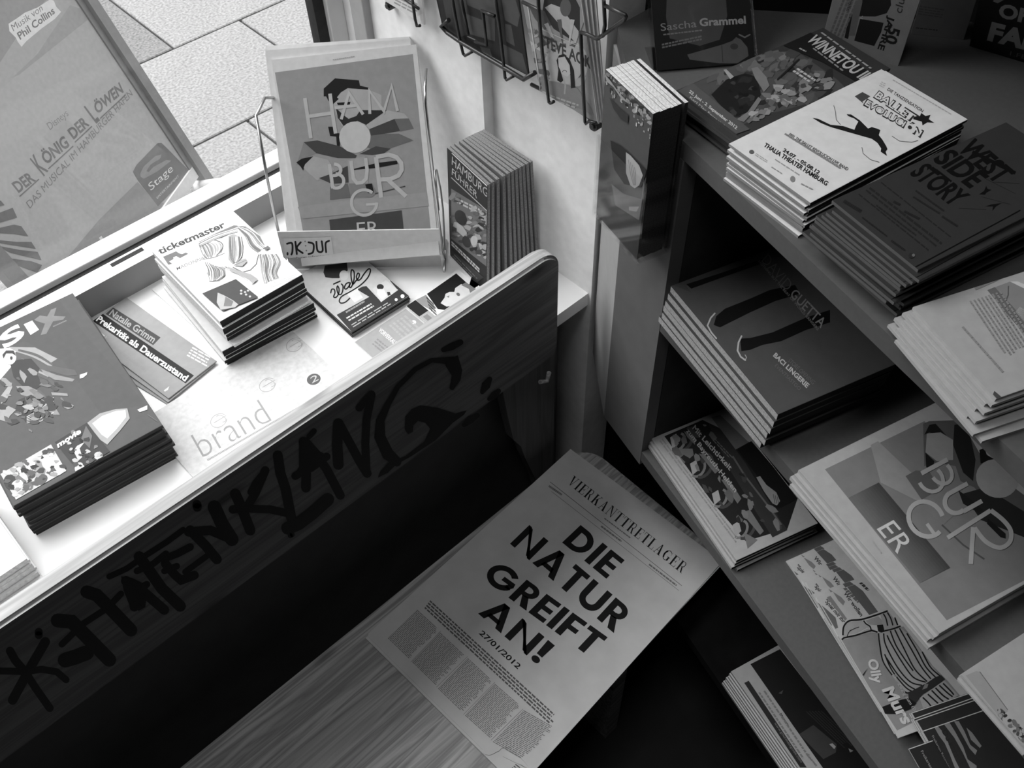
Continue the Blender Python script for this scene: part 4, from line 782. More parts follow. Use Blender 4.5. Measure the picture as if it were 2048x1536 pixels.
for x0, x1, y0, y1, zz in ((-0.047, -0.030, 0.06, 0.94, 0.004), (-0.030, 0.0, 0.0, 0.96, 0.016), (-0.69, -0.660, 0.0, 0.96, 0.016), (-0.66, -0.643, 0.06, 0.94, 0.004), (-0.66, -0.03, 0.93, 0.96, 0.014)):
    bm_box(bm, (x0, y0, -0.012), (x1, y1, zz))
me_ = mesh_from_bm(bm, 'frame', [ink(0.289)]); ppart(link('frame', me_, None, PSF.mat()))
bm = bmesh.new(); bm_box(bm, (-0.66, 0.052, -0.01), (-0.035, 0.084, 0.006)); ppart(link('bottom_rail', mesh_from_bm(bm, 'bottom_rail', [ink(0.800)]), None, PSF.mat()))
for x in (-0.66, -0.012): ppart(wire('leg', [on(PSF, (x, 0.93)), on(PSF, (x, 0.9)) - PSF.n * 0.03, Vector((on(PSF, (x, 0)).x, on(PSF, (x, 0)).y, 0.112)) - Vector((PSF.n.x, PSF.n.y, 0)).normalized() * 0.45], 0.012, ink(0.510), None))
for x in (-0.665, -0.035): bm = bmesh.new(); bm_tube(bm, [on(PSF, (x, 0.022)) + PSF.n * -0.02, on(PSF, (x, 0.022)) + PSF.n * 0.07], 0.016); ppart(link('foot', mesh_from_bm(bm, 'foot', [WHITE])))

# ================================================================== WIRE RACK ON THE WALL
rack = empty('wire_rack', (0.72, 0.75, 1.1), 'black wire flyer rack hanging on the white wall above the upright booklets', 'wire rack')
def rpart(o): o.parent = rack; o.matrix_parent_inverse = Matrix.Translation(-rack.location); return o
zr = lambda *p: Z(850, 0, 4.0, *p); zr2 = lambda *p: Z(480, 0, 4.0, *p)
RS = Surf((0.70, 0.723, 1.1), (0, -1, 0.03), (-0.0234, 0, 0.121), 0.099, 0.205)
A = Art(RS); A.full(ink(0.30)); rw = ink(0.55)
A.poly(zr((960, -40), (1190, -40), (1240, 60), (1240, 240), (1190, 330), (1030, 230), (940, 90)), ink(0.03)); A.poly(zr((960, 60), (1010, 30), (1090, 60), (1230, 250), (1210, 350), (1150, 280)), ink(0.45)); A.disk(zr((1125, 60))[0], 11, 18, ink(0.12)); A.poly(zr((820, 30), (960, 90), (1010, 200), (960, 240), (880, 150)), ink(0.10))
A.disk(zr((1130, 520))[0], 44, 50, ink(0.46), 0.3)
for i in range(22):
    a = i * 0.2856; c = zr((1130, 530))[0]; r0, r1 = 30, 95
    A.poly([(c[0] + r0 * math.cos(a), c[1] + r0 * math.sin(a)), (c[0] + r1 * math.cos(a - 0.05), c[1] + r1 * math.sin(a - 0.05)), (c[0] + r1 * math.cos(a + 0.04), c[1] + r1 * math.sin(a + 0.04))], ink(0.5 if i % 2 else 0.12)) if 1000 < c[0] + r1 * math.cos(a) < 1194 and c[1] + r1 * math.sin(a) < 225 else None
A.dabs(zr((830, 230), (1230, 380), (1370, 960), (940, 730)), 46, 6, (0.16, 0.22, 0.34, 0.42, 0.12), 7, 2.2, -0.4); A.disk(zr((1130, 520))[0], 34, 40, ink(0.46), 0.3); A.text('STEVE AOKI', *zr((930, 360), (1345, 560), (925, 265)), ink(0.05), 0.03)
A.poly(zr((930, 640), (1050, 650), (1220, 700), (1330, 860), (1350, 920), (1200, 850), (940, 720)), ink(0.24))
A.poly(zr((1060, 640), (1070, 560), (1055, 480), (1075, 440), (1110, 430), (1160, 470), (1195, 560), (1205, 700), (1170, 705), (1165, 600), (1120, 470), (1080, 470), (1085, 560), (1110, 640), (1090, 660)), ink(0.015)); A.poly(zr((1068, 460), (1120, 450), (1160, 520), (1165, 590), (1140, 612), (1100, 590), (1072, 530)), ink(0.55)); A.arc(zr((1120, 575))[0], 4, 180, 360, 1.2, ink(0.05), 8); A.stroke(zr((1110, 620), (1125, 680), (1120, 745)), 3, ink(0.4))
A.stroke(zr((822, 30), (905, 560), (922, 735), (1385, 990)), 2.2, rw, cap=False); A.stroke(zr((925, 225), (1240, 370)), 1.4, rw, cap=False); A.greek(*zr((1000, 800), (1230, 880), (1010, 750)), 2, ink(0.45), 3, (0.1, 0.2)); A.stroke(zr((1385, 985), (1330, 400), (1250, -20)), 2.2, rw, cap=False)
for i in range(4):
    T = RS.moved(0.0012 * i, 0.0015 * i, -0.003 * i, math.radians(-0.9 * i))
    if i == 0: place('flyer', T, 0.0014, A, 'front flyer of the right rack pocket, showing a long haired figure in rays', 'flyer', 'concert flyers in the wire rack', ink(0.55), PAPER)
    elif i == 1: proto = place('flyer', T, 0.0014, None, 'second flyer from the front in the right rack pocket', 'flyer', 'concert flyers in the wire rack', ink(0.55), PAPER)
    else:
        o = proto.copy(); COL.objects.link(o); o.matrix_world = T.mat(); o['label'] = ('third flyer from the front in the right rack pocket', 'rearmost flyer in the right rack pocket')[i - 2]
RL = Surf((0.70, 0.903, 1.104), (0, -1, 0.05), (-0.012, 0, 0.12), 0.160, 0.21)
A = Art(RL); A.full(ink(0.022)); A.poly(zr((140, -20), (330, -20), (345, 270), (280, 300), (190, 240)), ink(0.05)); 
for q in (((330, 110), (560, 200), (560, 330), (350, 270)), ((330, -20), (560, -20), (570, 130), (460, 90), (340, 40)), ((610, -20), (720, -20), (760, 120), (740, 215), (640, 160)), ((640, 190), (690, 200), (720, 370), (650, 330)), ((620, 350), (780, 430), (825, 600), (640, 520)), ((440, 370), (520, 390), (540, 460), (460, 430)), ((470, 110), (560, 150), (560, 250), (490, 330))): A.poly(zr(*q), ink(0.075))
for q in ((340, 290, 500, 360), (460, 100, 570, 130)): A.stroke(zr((q[0], q[1]), (q[2], q[3])), 2, ink(0.25), cap=False)
place('flyer', RL, 0.002, A, 'front flyer of the left rack pocket, dark building photo with grey windows', 'flyer', 'dark flyers in the wire rack', ink(0.03), BLACK)
place('flyer', RL.moved(-0.012, 0.002, -0.006, 0.02), 0.003, None, 'rear dark flyer in the left rack pocket, its left edge peeping out', 'flyer', 'dark flyers in the wire rack', ink(0.03), BLACK)
RQ = Surf(Vector((0.70, 0, 0)) + Vector((0, 0.985, 1.146)), (0, -1, -0.02), (0, 0, 1), 0.066, 0.21)
pa, pb_ = [EYE + ray(p) * (0.70 / ray(p).x) for p in ((770, 2), (848, 50))]
RQ = Surf(pa, pb_ - pa, (0, 0, 1), (pb_ - pa).length, 0.21); A = Art(RQ); A.full(ink(0.6)); A.greek(*zr2((1230, 30), (1420, 130), (1260, -60)), 4, ink(0.3), 3, (0.1, 0.3)); A.poly(zr2((1420, -20), (1500, -20), (1500, 130), (1420, 130)), ink(0.5))
place('flyer', RQ, 0.003, A, 'white flyer at the left end of the wall rack beside the window frame', 'flyer', None, PAPER, PAPER)
RF = RS.moved(0, 0, 0.006)
def rw_(n, S_, q, r=0.0021): rpart(wire(n, [on(S_, S_.loc(p)) for p in q], r, WIRE, None))
rw_('front_wire', RF, zr((905, -30), (912, 120), (940, 430), (975, 700), (990, 815), (1005, 826), (1030, 812))); rw_('front_wire', RF, zr((1245, 255), (1255, 480), (1268, 760), (1280, 975), (1290, 990), (1312, 968), (1370, 985)))
rw_('front_rail', RF, zr((780, 15), (900, 75), (915, 85))); rw_('front_rail', RF, zr((1245, 258), (1300, 275), (1370, 308), (1425, 285), (1440, 200), (1430, 0)))
rw_('front_rail', RF, zr((1440, 45), (1600, 118), (1608, 132), (1595, 160), (1380, 310)))
RG = RL.moved(0, 0, 0.006)
rw_('front_wire', RG, zr((215, -30), (245, 150), (280, 330), (305, 430), (322, 446), (385, 408))); rw_('front_wire', RG, zr((560, -30), (590, 180), (620, 430), (640, 620), (655, 640), (712, 605))); rw_('front_wire', RG, zr((285, -30), (345, 275))); rw_('front_wire', RG, zr((558, 128), (455, 85), (465, 110), (492, 360), (400, 330)))
rw_('bottom_rail', RG, zr((190, 160), (130, 208), (180, 262), (300, 345), (640, 545), (790, 635), (880, 580)), 0.003); rw_('bottom_rail', RF.moved(0, -0.002, -0.012), zr((850, 675), (1100, 800), (1385, 985)), 0.0025)
rw_('side_wire', RQ.moved(0, 0, 0.008), zr2((1375, -30), (1400, 150), (1415, 208), (1440, 205))); rw_('side_wire', RQ.moved(0, 0, 0.008), zr2((1300, -20), (1430, 70)))
for p, xx in (((1186, 253), 0.708), ((776, 12), 0.708)):
    q = EYE + ray(p) * (xx / ray(p).x); bm = bmesh.new(); bm_tube(bm, [q, q + Vector((0.028, 0, 0))], 0.0065, 0, 14); bm_tube(bm, [q - Vector((0.003, 0, 0)), q], 0.0035, 0, 10)
    rpart(link('wall_bolt', mesh_from_bm(bm, 'wall_bolt', [WIRE])))

# ================================================================== CLEAR HOLDER ON THE SHELF'S END PANEL
hold = empty('flyer_holder', SP(0.05, -0.02, 1.055), 'clear plastic flyer holder screwed to the shelf end, filled with booklets', 'flyer holder')
def hbox(n, t0, t1, d0, d1, zz0, zz1):
    o = prismobj(n, [SP(t0, d0, zz0), SP(t1, d0, zz0), SP(t1, d1, zz0), SP(t0, d1, zz0)], (0, 0, zz1 - zz0), ACRYL); o.parent = hold; o.matrix_parent_inverse = Matrix.Translation(-hold.location)
hbox('front_sheet', 0.003, 0.0975, -0.0425, -0.0405, 1.056, 1.165); hbox('back_sheet', 0.003, 0.0975, -0.003, -0.001, 1.056, 1.198); hbox('floor_sheet', 0.003, 0.0975, -0.0405, -0.003, 1.056, 1.058)
hbox('side_sheet', 0.003, 0.005, -0.0405, -0.003, 1.058, 1.165); hbox('side_sheet', 0.0955, 0.0975, -0.0405, -0.003, 1.058, 1.165)
zh = lambda *p: Z(1190, 100, 10.24, *p); zh2 = lambda *p: Z(1150, 300, 4.0, *p)
HS = Surf(SP(0.0935, -0.0395, 1.0585), -SD, (0, 0, 1), 0.086, 0.185); A = Art(HS); A.full(ink(0.07)); hg = ink(0.36)
A.dabs(zh((215, 360), (700, 850), (1150, 1330), (1130, 1500), (700, 1180), (330, 850), (215, 520)), 66, 4, (0.02, 0.03, 0.10, 0.2, 0.3), 4, 1.5, 0.9)
rnd = random.Random(5)
for i in range(46):
    a = rnd.random(); b2 = rnd.random(); x = 215 + a * 930; y = 390 + a * 980 + b2 * 420; hh = rnd.uniform(25, 95); A.poly(zh((x, y), (x + rnd.uniform(12, 30), y + 20), (x + rnd.uniform(5, 30), y + hh), (x - 8, y + hh - 20)), ink((0.22, 0.34, 0.42, 0.5)[i % 4]))
A.poly(zh((210, 480), (330, 620), (520, 880), (730, 1100), (560, 1000), (400, 760), (260, 640)), ink(0.28)); A.poly(zh((310, 960), (520, 1180), (700, 1330), (690, 1500), (540, 1400), (400, 1200)), ink(0.03))
A.poly(Z(1200, 0, 4, (90, 1120), (170, 1160), (250, 1230), (400, 1380), (420, 1450), (330, 1500), (200, 1470), (120, 1350)), ink(0.025)); A.poly(Z(1200, 0, 4, (215, 1215), (250, 1240), (320, 1320), (350, 1400), (320, 1480), (285, 1505), (250, 1480), (215, 1380)), ink(0.36))
for i in range(4): A.stroke(Z(1200, 0, 4, (235 + i * 16, 1275 + i * 20), (250 + i * 14, 1380), (275 + i * 6, 1480)), 1.2, ink(0.2), cap=False)
A.poly(zh2((300, 270), (400, 350), (540, 390), (560, 230), (590, 330), (520, 560), (330, 440)), ink(0.16)); A.poly(zh2((440, 450), (520, 450), (500, 490), (440, 480)), ink(0.3))
DARKE = mat('dark_spine', 0.045, 0.6, 0.4, 600)
for i in range(9):
    T = HS.moved(0, 0.0004 * math.sin(i * 2.1), -(0.0041 * i + (0.0035 if i == 8 else 0)))
    bm = bmesh.new(); bm_box(bm, (0, 0, -0.0040), (T.w - 0.0012, T.h, -0.0004 if i == 0 else 0.0), 0)
    for f in bm.faces:
        f.material_index = 1 if f.calc_center_median().y > T.h - 1e-4 else 0
    mm_ = mesh_from_bm(bm, 'booklet', [DARKE, EDGE])
    if i == 0:
        o = link('booklet', mm_, None, T.mat()); link('cover', body_mesh('cover', T.w, T.h, 0.0004, ink(0.06), ink(0.06), A), o, Matrix.Identity(4)); tag(o, 'front booklet in the clear holder, cover with rows of pale lettering', 'booklet', 'booklets in the clear holder')
    elif i == 1: o = proto = link('booklet', mm_, None, T.mat()); tag(o, 'second booklet from the front in the clear holder', 'booklet', 'booklets in the clear holder')
    else:
        bpy.data.meshes.remove(mm_); o = proto.copy(); COL.objects.link(o); o.matrix_world = T.mat(); o['label'] = ('%s booklet from the front in the clear holder' % ORD[i]) if i < 8 else 'rearmost booklet in the clear holder, leaning apart from the others'

# ================================================================== TOP SHELF
zA = lambda *p: Z(1200, 0, 4.0, *p); zB = lambda *p: Z(1536, 0, 4.0, *p); zC = lambda *p: Z(1150, 300, 4.0, *p); zD = lambda *p: Z(1536, 300, 4.0, *p); zW = lambda *p: Z(1640, 300, 5.12, *p)
def standing(z, bl, br, e0, e1, h):                      # card standing on a board and leaning back; e0-e1 = one of its side edges as seen
    O = P(bl, z); d = P(br, z) - O; u = d.normalized(); bk = Vector((-u.y, u.x, 0)); n = ray(e1).cross(P(e0, z) - EYE)
    th = math.atan2(-n.z, n.dot(bk)); v = Vector((0, 0, 1)) * math.cos(th) + bk * math.sin(th)
    if v.z < 0: v = -v
    return Surf(O, u, v, d.length, h)
# winnetou flyers
S = flat(ZT + 0.027, (1352, 181), (1480, 276), h=0.20); A = Art(S); A.full(ink(0.035))
A.poly(zA((605, 740), (742, 670), (900, 800), (1060, 930), (1198, 1040), (1045, 1098), (880, 980), (740, 860)), ink(0.075))
A.poly(zA((745, 672), (980, 555), (1240, 420), (1560, 400), (1900, 640), (1960, 700), (1700, 820), (1400, 900), (1130, 1000), (980, 930), (850, 780)), ink(0.06))
pic = zA((760, 680), (980, 560), (1240, 430), (1540, 400), (1900, 640), (1940, 700), (1700, 810), (1400, 890), (1130, 990), (980, 920), (850, 780))
A.dabs(pic, 90, 9, (0.02, 0.03, 0.05, 0.075, 0.1), 2, 1.8, -0.5); A.dabs(zA((1080, 520), (1240, 430), (1550, 400), (1600, 470), (1430, 590), (1300, 620), (1200, 560)), 40, 7, (0.08, 0.11, 0.15, 0.05), 3, 1.5, -0.3)
A.poly(zA((960, 690), (1010, 640), (1090, 610), (1160, 590), (1230, 610), (1270, 680), (1285, 760), (1240, 840), (1180, 900), (1090, 930), (1010, 890), (940, 820), (890, 760)), ink(0.012)); A.dabs(zA((960, 690), (1090, 620), (1230, 620), (1240, 840), (1090, 920), (940, 810)), 20, 6, (0.008, 0.02, 0.035), 4)
A.poly(zA((1210, 550), (1260, 540), (1330, 620), (1355, 690), (1310, 740), (1280, 690), (1240, 630)), ink(0.16)); A.poly(zA((1265, 780), (1290, 800), (1240, 880), (1150, 980), (1090, 960), (1180, 900)), ink(0.15))
A.dabs(zA((1300, 740), (1430, 690), (1530, 740), (1650, 780), (1570, 850), (1460, 830), (1330, 790)), 34, 6, (0.14, 0.20, 0.27, 0.10), 5, 1.6, 0.2); A.dabs(zA((1200, 900), (1330, 850), (1410, 880), (1350, 920), (1180, 990)), 20, 5, (0.16, 0.22, 0.11, 0.3), 6, 1.8, -0.4); A.stroke(zA((1420, 640), (1590, 480)), 3.4, ink(0.015))
A.dabs(zA((1590, 560), (1780, 600), (1880, 660), (1700, 740), (1540, 690)), 26, 7, (0.10, 0.16, 0.2, 0.05), 7, 1.7, -0.3); A.greek(*zA((1530, 580), (1680, 680), (1590, 545)), 2, ink(0.4), 3, (0.1, 0.2)); A.poly(zA((980, 560), (1010, 560), (1070, 620), (1040, 640)), ink(0.28))
A.poly(zA((605, 740), (742, 670), (900, 800), (1060, 930), (1198, 1040), (1045, 1098), (880, 980), (740, 860)), ink(0.075))
A.text('22. Juni - 2. September 2012', *zA((705, 752), (1085, 1050), (722, 725)), ink(0.5), 0.02); A.text('Karl May Festspiele', *zA((712, 795), (1000, 1040), (725, 775)), ink(0.35), 0.01)
A.poly(zB((120, 370), (330, 260), (870, 620), (740, 680), (430, 500)), ink(0.012)); A.text('WINNETOU II', *zB((296, 330), (733, 645), (388, 280)), ink(0.42), 0.03); A.greek(*zB((410, 270), (850, 590), (440, 262)), 1, ink(0.3), 5, (0.06, 0.1)); A.greek(*zB((240, 400), (300, 430), (260, 385)), 1, ink(0.3), 6, (0.2, 0.4)); A.greek(*zB((350, 400), (600, 590), (370, 385)), 1, ink(0.2), 7, (0.1, 0.2))
pile('flyer', S, 9, 0.0029, A, 'flyer', 'x', 'dark rider flyer pile on the top shelf', 'dark theatre flyers on the top shelf', 11, 0.0025, 1.2, ink(0.06), ink(0.035), False, [(-0.001, -0.006, 0.5), (0.002, -0.008, 1.5), (0.001, -0.002, -0.5)], toplabel='topmost dark open air theatre flyer of its pile, a rider scene on it')
# ballet flyers
S = flat(ZT + 0.0405, (1463, 291), (1621, 406), h=0.202); A = Art(S); A.full(ink(0.62)); k2 = ink(0.03)
A.text('BALLET', *zB((838, 782), (1160, 990), (888, 722)), k2, 0.07); A.text('EVOLUCIÓN', *zB((758, 845), (1218, 1108), (800, 775)), k2, 0.07)
A.text('BALLET', *zB((848, 776), (1148, 975), (890, 732)), ink(0.62), 0.015); A.text('EVOLUCIÓN', *zB((770, 838), (1208, 1092), (806, 790)), ink(0.62), 0.015)
A.text('DIE TANZSENSATION', *zB((950, 722), (1232, 902), (966, 702)), k2, 0.02); A.greek(*zB((990, 645), (1480, 935), (1005, 635)), 1, ink(0.35), 3, (0.02, 0.06)); A.greek(*zB((885, 690), (925, 710), (910, 650)), 3, ink(0.4), 4, (0.3, 0.6))
A.poly(zB((693, 772), (755, 738), (818, 772), (755, 815), (768, 835)), ink(0.06))
A.poly(zB((1165, 935), (1215, 930), (1225, 905), (1260, 930), (1300, 920), (1285, 955), (1330, 985), (1275, 980), (1235, 1005), (1230, 975), (1160, 955)), ink(0.012))
A.poly(zB((355, 945), (400, 952), (500, 1000), (600, 1010), (690, 1040), (705, 1005), (722, 975), (690, 950), (640, 930), (628, 915), (665, 918), (735, 965), (770, 1000), (800, 1030), (830, 1018), (870, 1030), (898, 1042), (885, 1082), (915, 1120), (945, 1170), (955, 1195), (940, 1215), (952, 1250), (900, 1215), (905, 1190), (875, 1145), (830, 1112), (760, 1092), (640, 1058), (500, 1018), (420, 985)), ink(0.012))
for q in (((525, 845), (540, 900), (545, 960), (580, 1000)), ((990, 1090), (1050, 1130), (1150, 1140), (1200, 1125)), ((750, 1180), (760, 1230), (820, 1280), (890, 1300))): A.stroke(zB(*q), 1.3, ink(0.12), cap=False)
A.text('THALIA THEATER HAMBURG', *zA((1305, 1172), (1808, 1490), (1328, 1142)), ink(0.02), 0.03); A.text('24.07. - 05.08.12', *zA((1458, 1212), (1745, 1400), (1476, 1186)), ink(0.02), 0.03); A.text('FEEL THE BALLET REVOLUCION LIVE BAND', *zA((1505, 1085), (1975, 1368), (1522, 1066)), ink(0.1), 0.02); A.greek(*zA((1465, 1082), (1960, 1390), (1490, 1062)), 1, ink(0.2), 5, (0.02, 0.06)); A.greek(*zA((1395, 1285), (1620, 1430), (1405, 1270)), 1, ink(0.3), 6, (0.1, 0.2))
A.disk(zA((1212, 1218))[0], 5, 4, ink(0.1)); A.greek(*zA((1235, 1245), (1335, 1310), (1250, 1225)), 2, ink(0.35), 7, (0.2, 0.4)); A.greek(*zA((1365, 1345), (1450, 1400), (1378, 1332)), 1, ink(0.3), 8, (0.2, 0.4)); A.disk(zA((1540, 1435))[0], 5, 6, ink(0.2)); A.greek(*zA((1600, 1480), (1700, 1530), (1615, 1465)), 1, ink(0.25), 9, (0.2, 0.4))
pile('flyer', S, 14, 0.0029, A, 'flyer', 'white flyer with a leaping black dancer and outlined title', 'white dancer flyer pile on the top shelf', 'white dancer flyers on the top shelf', 12, 0.0022, 0.8, ink(0.26), ink(0.62), False, [(-0.006, 0.003, 0.3), (-0.003, -0.001, -0.4)], None, shade_side=1)
# west flyers
S = flat(ZT + 0.052, (1666, 402), (1824, 540), h=0.205).moved(-0.001, 0, 0, 0.045); S.w = 0.097; A = Art(S); A.full(ink(0.03)); k3 = ink(0.004); wg = ink(0.014)
A.text('STORY', *zW((905, 245), (1352, 592), (1100, 125)), k3, 0.035); A.text('SIDE', *zW((1140, 102), (1530, 400), (1350, -20)), k3, 0.035); A.text('WEST', *zW((1385, -5), (1800, 356), (1590, -125)), k3, 0.035)
A.stroke(zW((1190, 205), (1345, 325)), 4, k3, cap=False); A.stroke(zW((1560, 20), (2000, 238)), 7, k3, cap=False); A.poly(zW((1630, 455), (1680, 420), (1700, 370), (1715, 400), (1755, 410), (1700, 440), (1690, 460)), k3); A.poly(zW((1690, 580), (1750, 560), (1860, 545), (1800, 580), (1765, 625), (1770, 580)), k3)
for q in (((1420, 600), (1700, 610)), ((1650, 480), (1950, 560)), ((1750, 330), (2040, 345)), ((1700, 300), (2000, 450))): A.stroke(zW(*q), 0.9, wg, cap=False)
for i, q in enumerate((((500, 400), (1240, 975), (515, 380)), ((465, 420), (1190, 1000), (478, 405)), ((570, 575), (985, 890), (580, 560)), ((390, 460), (1110, 1040), (400, 448)), ((620, 340), (1340, 905), (630, 330)), ((970, 425), (1260, 635), (985, 410)), ((945, 490), (1215, 660), (960, 475)), ((1240, 690), (1400, 795), (1255, 672)), ((850, 640), (1010, 720), (870, 620)), ((740, 540), (810, 575), (760, 520)), ((230, 540), (410, 650), (255, 510)), ((425, 700), (680, 895), (435, 685)), ((720, 940), (860, 1040), (735, 922)))): A.greek(*zW(*q), 1, wg, 60 + i, (0.04, 0.1), 0.9, 0.02)
A.disk(zW((935, 1085))[0], 6, 5.5, ink(0.02)); A.disk(zW((955, 1082))[0], 3, 3, ink(0.12)); A.stroke(zW((905, 1195), (940, 1212), (985, 1195), (2048, 620)), 1.6, k3, cap=False)
def west_low(a):
    a.full(ink(0.03)); a.stroke(zW((905, 1195), (940, 1212), (985, 1195), (2048, 620)), 1.6, k3, cap=False); a.poly(zW((1690, 580), (1750, 560), (1860, 545), (1800, 580), (1765, 625), (1770, 580)), k3); a.greek(*zW((230, 540), (410, 650), (255, 510)), 1, wg, 60, (0.04, 0.1), 0.9)
pile('flyer', S, 16, 0.00315, A, 'flyer', 'dark grey flyer with a slanting heavy black title of three lines', 'dark grey musical flyer pile', 'dark grey musical flyers on the top shelf', 13, 0.003, 1.2, ink(0.11), ink(0.03), False, [(0.007, -0.005, 0.2), (0.004, -0.008, 0.4), (0.002, -0.010, -0.3), (-0.002, -0.012, 0.4), (-0.001, -0.013, 0.9), (0.0, -0.016, 0.2), (-0.003, -0.015, 1.0), (0.002, -0.018, 0.4), (-0.004, -0.020, 0.9)], west_low)
# text flyers
zT = lambda *p: Z(1780, 520, 7.64, *p); zT2 = lambda *p: Z(1780, 680, 7.64, *p)
S = flat(ZT + 0.028, (1826, 614), (1992, 798), h=0.21); A = Art(S); A.full(ink(0.34)); tg = ink(0.22)
A.poly(zT((1485, 462), (1835, 330), (2300, 520), (2300, 1400)), ink(0.20)); A.poly(zT((1485, 462), (1600, 415), (1900, 740), (2300, 1250), (2300, 1400), (1900, 960)), ink(0.12)); A.poly(zT((1830, 330), (1950, 330), (2300, 480), (2300, 560)), ink(0.5))
for i in range(14): A.stroke(zT((1920 + i * 12, 800 + i * 14), (1990 + i * 14, 720 + i * 8)), 0.9, ink(0.4), cap=False)
A.stroke(zT((1805, 400), (1800, 540), (1770, 620)), 2, ink(0.1), cap=False); A.poly(zT((1275, 420), (1610, 285), (1680, 290), (1310, 465)), tg)
A.greek(*zT((1080, 1040), (1720, 1760), (1130, 1010)), 1, tg, 3, (0.04, 0.1), 0.6); A.greek(*zT((1210, 640), (1960, 1700), (1640, 400)), 1, ink(0.52), 4) if False else None
for i in range(9):
    x = 1205 + i * 58 - (i > 4) * 10; y = 640 - i * 18
    A.greek(*zT((x, y), (x + 560, y + 840), (x + 34, y - 16)), 1, tg, 30 + i, (0.03, 0.08), 0.75, 0.1)
A.poly(zT2((1590, 785), (1705, 885), (1490, 970), (1530, 850)), ink(0.06))
pile('flyer', S, 9, 0.0031, A, 'flyer', 'white flyer with blocks of small text, at the right frame edge', 'white text flyer pile on the top shelf', 'white text flyers on the top shelf', 14, 0.003, 1.0, ink(0.38), ink(0.34), False, [(0.002, -0.004, 0.3), (-0.002, -0.006, 0.6), (0.003, -0.008, 0), (-0.004, -0.010, 0.6), (0.004, -0.013, -0.4), (-0.004, -0.014, 0.4), (0.010, -0.016, -1.0), (0.016, -0.010, -2)])
place('flyer', S.moved(0.115, 0.02, -0.0285 + 0.0012, 0), 0.001, None, 'stray white flyer lying lowest and farthest right under the text flyers', 'flyer', None, PAPER, ink(0.5)) if False else None
# upright cards at the back
S = standing(ZT, (1315, 147), (1511, 131), (1315, 147), (1302, 0), 0.21); A = Art(S); A.full(ink(0.012))
A.poly(zA((540, -100), (1000, -100), (1020, 150), (960, 340), (800, 390), (560, 330), (530, 160)), ink(0.07)); A.poly(zA((700, 460), (980, 380), (1060, 350), (1090, 320), (1130, 340), (1180, 400), (1190, 470), (1100, 530), (960, 530), (720, 500)), ink(0.10)); A.stroke(zA((1115, 300), (1160, 322), (1200, 300)), 3, ink(0.16)); A.disk(zA((1075, 395))[0], 8, 6, ink(0.05)); A.stroke(zA((975, 385), (985, 520)), 1.2, ink(0.03), cap=False)
A.text('Sascha', *zA((490, 272), (775, 240), (484, 212)), ink(0.25), 0.0); A.text('Grammel', *zA((800, 236), (1170, 214), (795, 170)), ink(0.34), 0.03)
A.greek(*zA((510, 312), (830, 275), (506, 290)), 1, ink(0.2), 3, (0.05, 0.1)); A.greek(*zA((500, 415), (830, 345), (495, 370)), 2, ink(0.16), 4, (0.05, 0.12), 0.6)
ac = empty('card_stand', S.O, 'clear acrylic card stand holding the dark show flyer at the shelf back', 'card stand')
mm_ = boxobj('front_sheet', (-0.004, 0.001, 0.001), (S.w + 0.002, S.h + 0.004, 0.003), ACRYL, None, 0, S.mat()); mm_.parent = ac; mm_.matrix_parent_inverse = Matrix.Translation(-ac.location)
mm_ = boxobj('back_sheet', (-0.004, 0.006, -0.0045), (S.w + 0.002, S.h + 0.004, -0.0025), ACRYL, None, 0, S.mat()); mm_.parent = ac; mm_.matrix_parent_inverse = Matrix.Translation(-ac.location)
mm_ = boxobj('foot_sheet', (-0.004, 0.0, 0.0), (S.w + 0.002, 0.05, 0.0012), ACRYL, None, 0, Surf(S.O + Vector((0, 0, 0.0001)), S.u, Vector((-S.u.y, S.u.x, 0))).mat()); mm_.parent = ac; mm_.matrix_parent_inverse = Matrix.Translation(-ac.location)
place('flyer', S.moved(0, 0.003, 0), 0.0015, A, 'dark show flyer with two pale name words, inside the clear card stand', 'flyer', None, ink(0.02), BLACK)
S = standing(ZT, (1642, 88), (1796, 132), (1796, 132), (1840, 0), 0.19); A = Art(S); A.full(ink(0.16)); 
A.poly(zB((720, 130), (745, 40), (770, -80), (975, -80), (985, 40), (950, 105), (860, 132)), ink(0.012)); A.poly(zB((738, 150), (925, 182), (905, 260), (850, 368), (690, 325)), ink(0.012)); A.stroke(zB((760, 128), (735, 145), (760, 150)), 2, ink(0.25), cap=False); A.poly(zB((655, 108), (692, 120), (640, 312), (612, 300)), ink(0.012)); A.poly(zB((690, 40), (755, -60), (755, 20), (695, 285), (645, 285)), ink(0.10))
A.text('50', *zB((965, 205), (930, 335), (1062, 235)), ink(0.012), 0.03); A.text('JAHRE', *zB((950, 118), (860, 385), (1018, 140)), ink(0.012), 0.03); A.greek(*zB((470, 300), (610, -60), (600, 320)), 4, ink(0.10), 4, (0.05, 0.1)); A.text('aller', *zB((625, 85), (655, -10), (655, 92)), ink(0.03), 0.0); A.text('club', *zB((1070, 110), (1110, -60), (1010, 90)), ink(0.03), 0.0)
place('card', S, 0.004, A, 'pale anniversary card with black blocks, standing behind the dark theatre flyers', 'card', None, ink(0.3), ink(0.26))
S = standing(ZT, (1822, 68), (1927, 80), (1927, 80), (1953, 0), 0.17); A = Art(S); A.full(ink(0.14)); A.greek(*zB((1180, 230), (1360, 250), (1185, 215)), 1, ink(0.05), 3, (0.1, 0.2)); A.greek(*zB((1200, 120), (1400, 150), (1215, 40)), 4, ink(0.10), 4, (0.1, 0.2))
place('card', S, 0.003, A, 'plain grey card standing between the anniversary card and the black card', 'card', None, ink(0.12), ink(0.14))
S = standing(ZT, (1939, 92), (2100, 141), (1939, 92), (1958, 0), 0.2); A = Art(S); A.full(ink(0.010)); gl = ink(0.26)
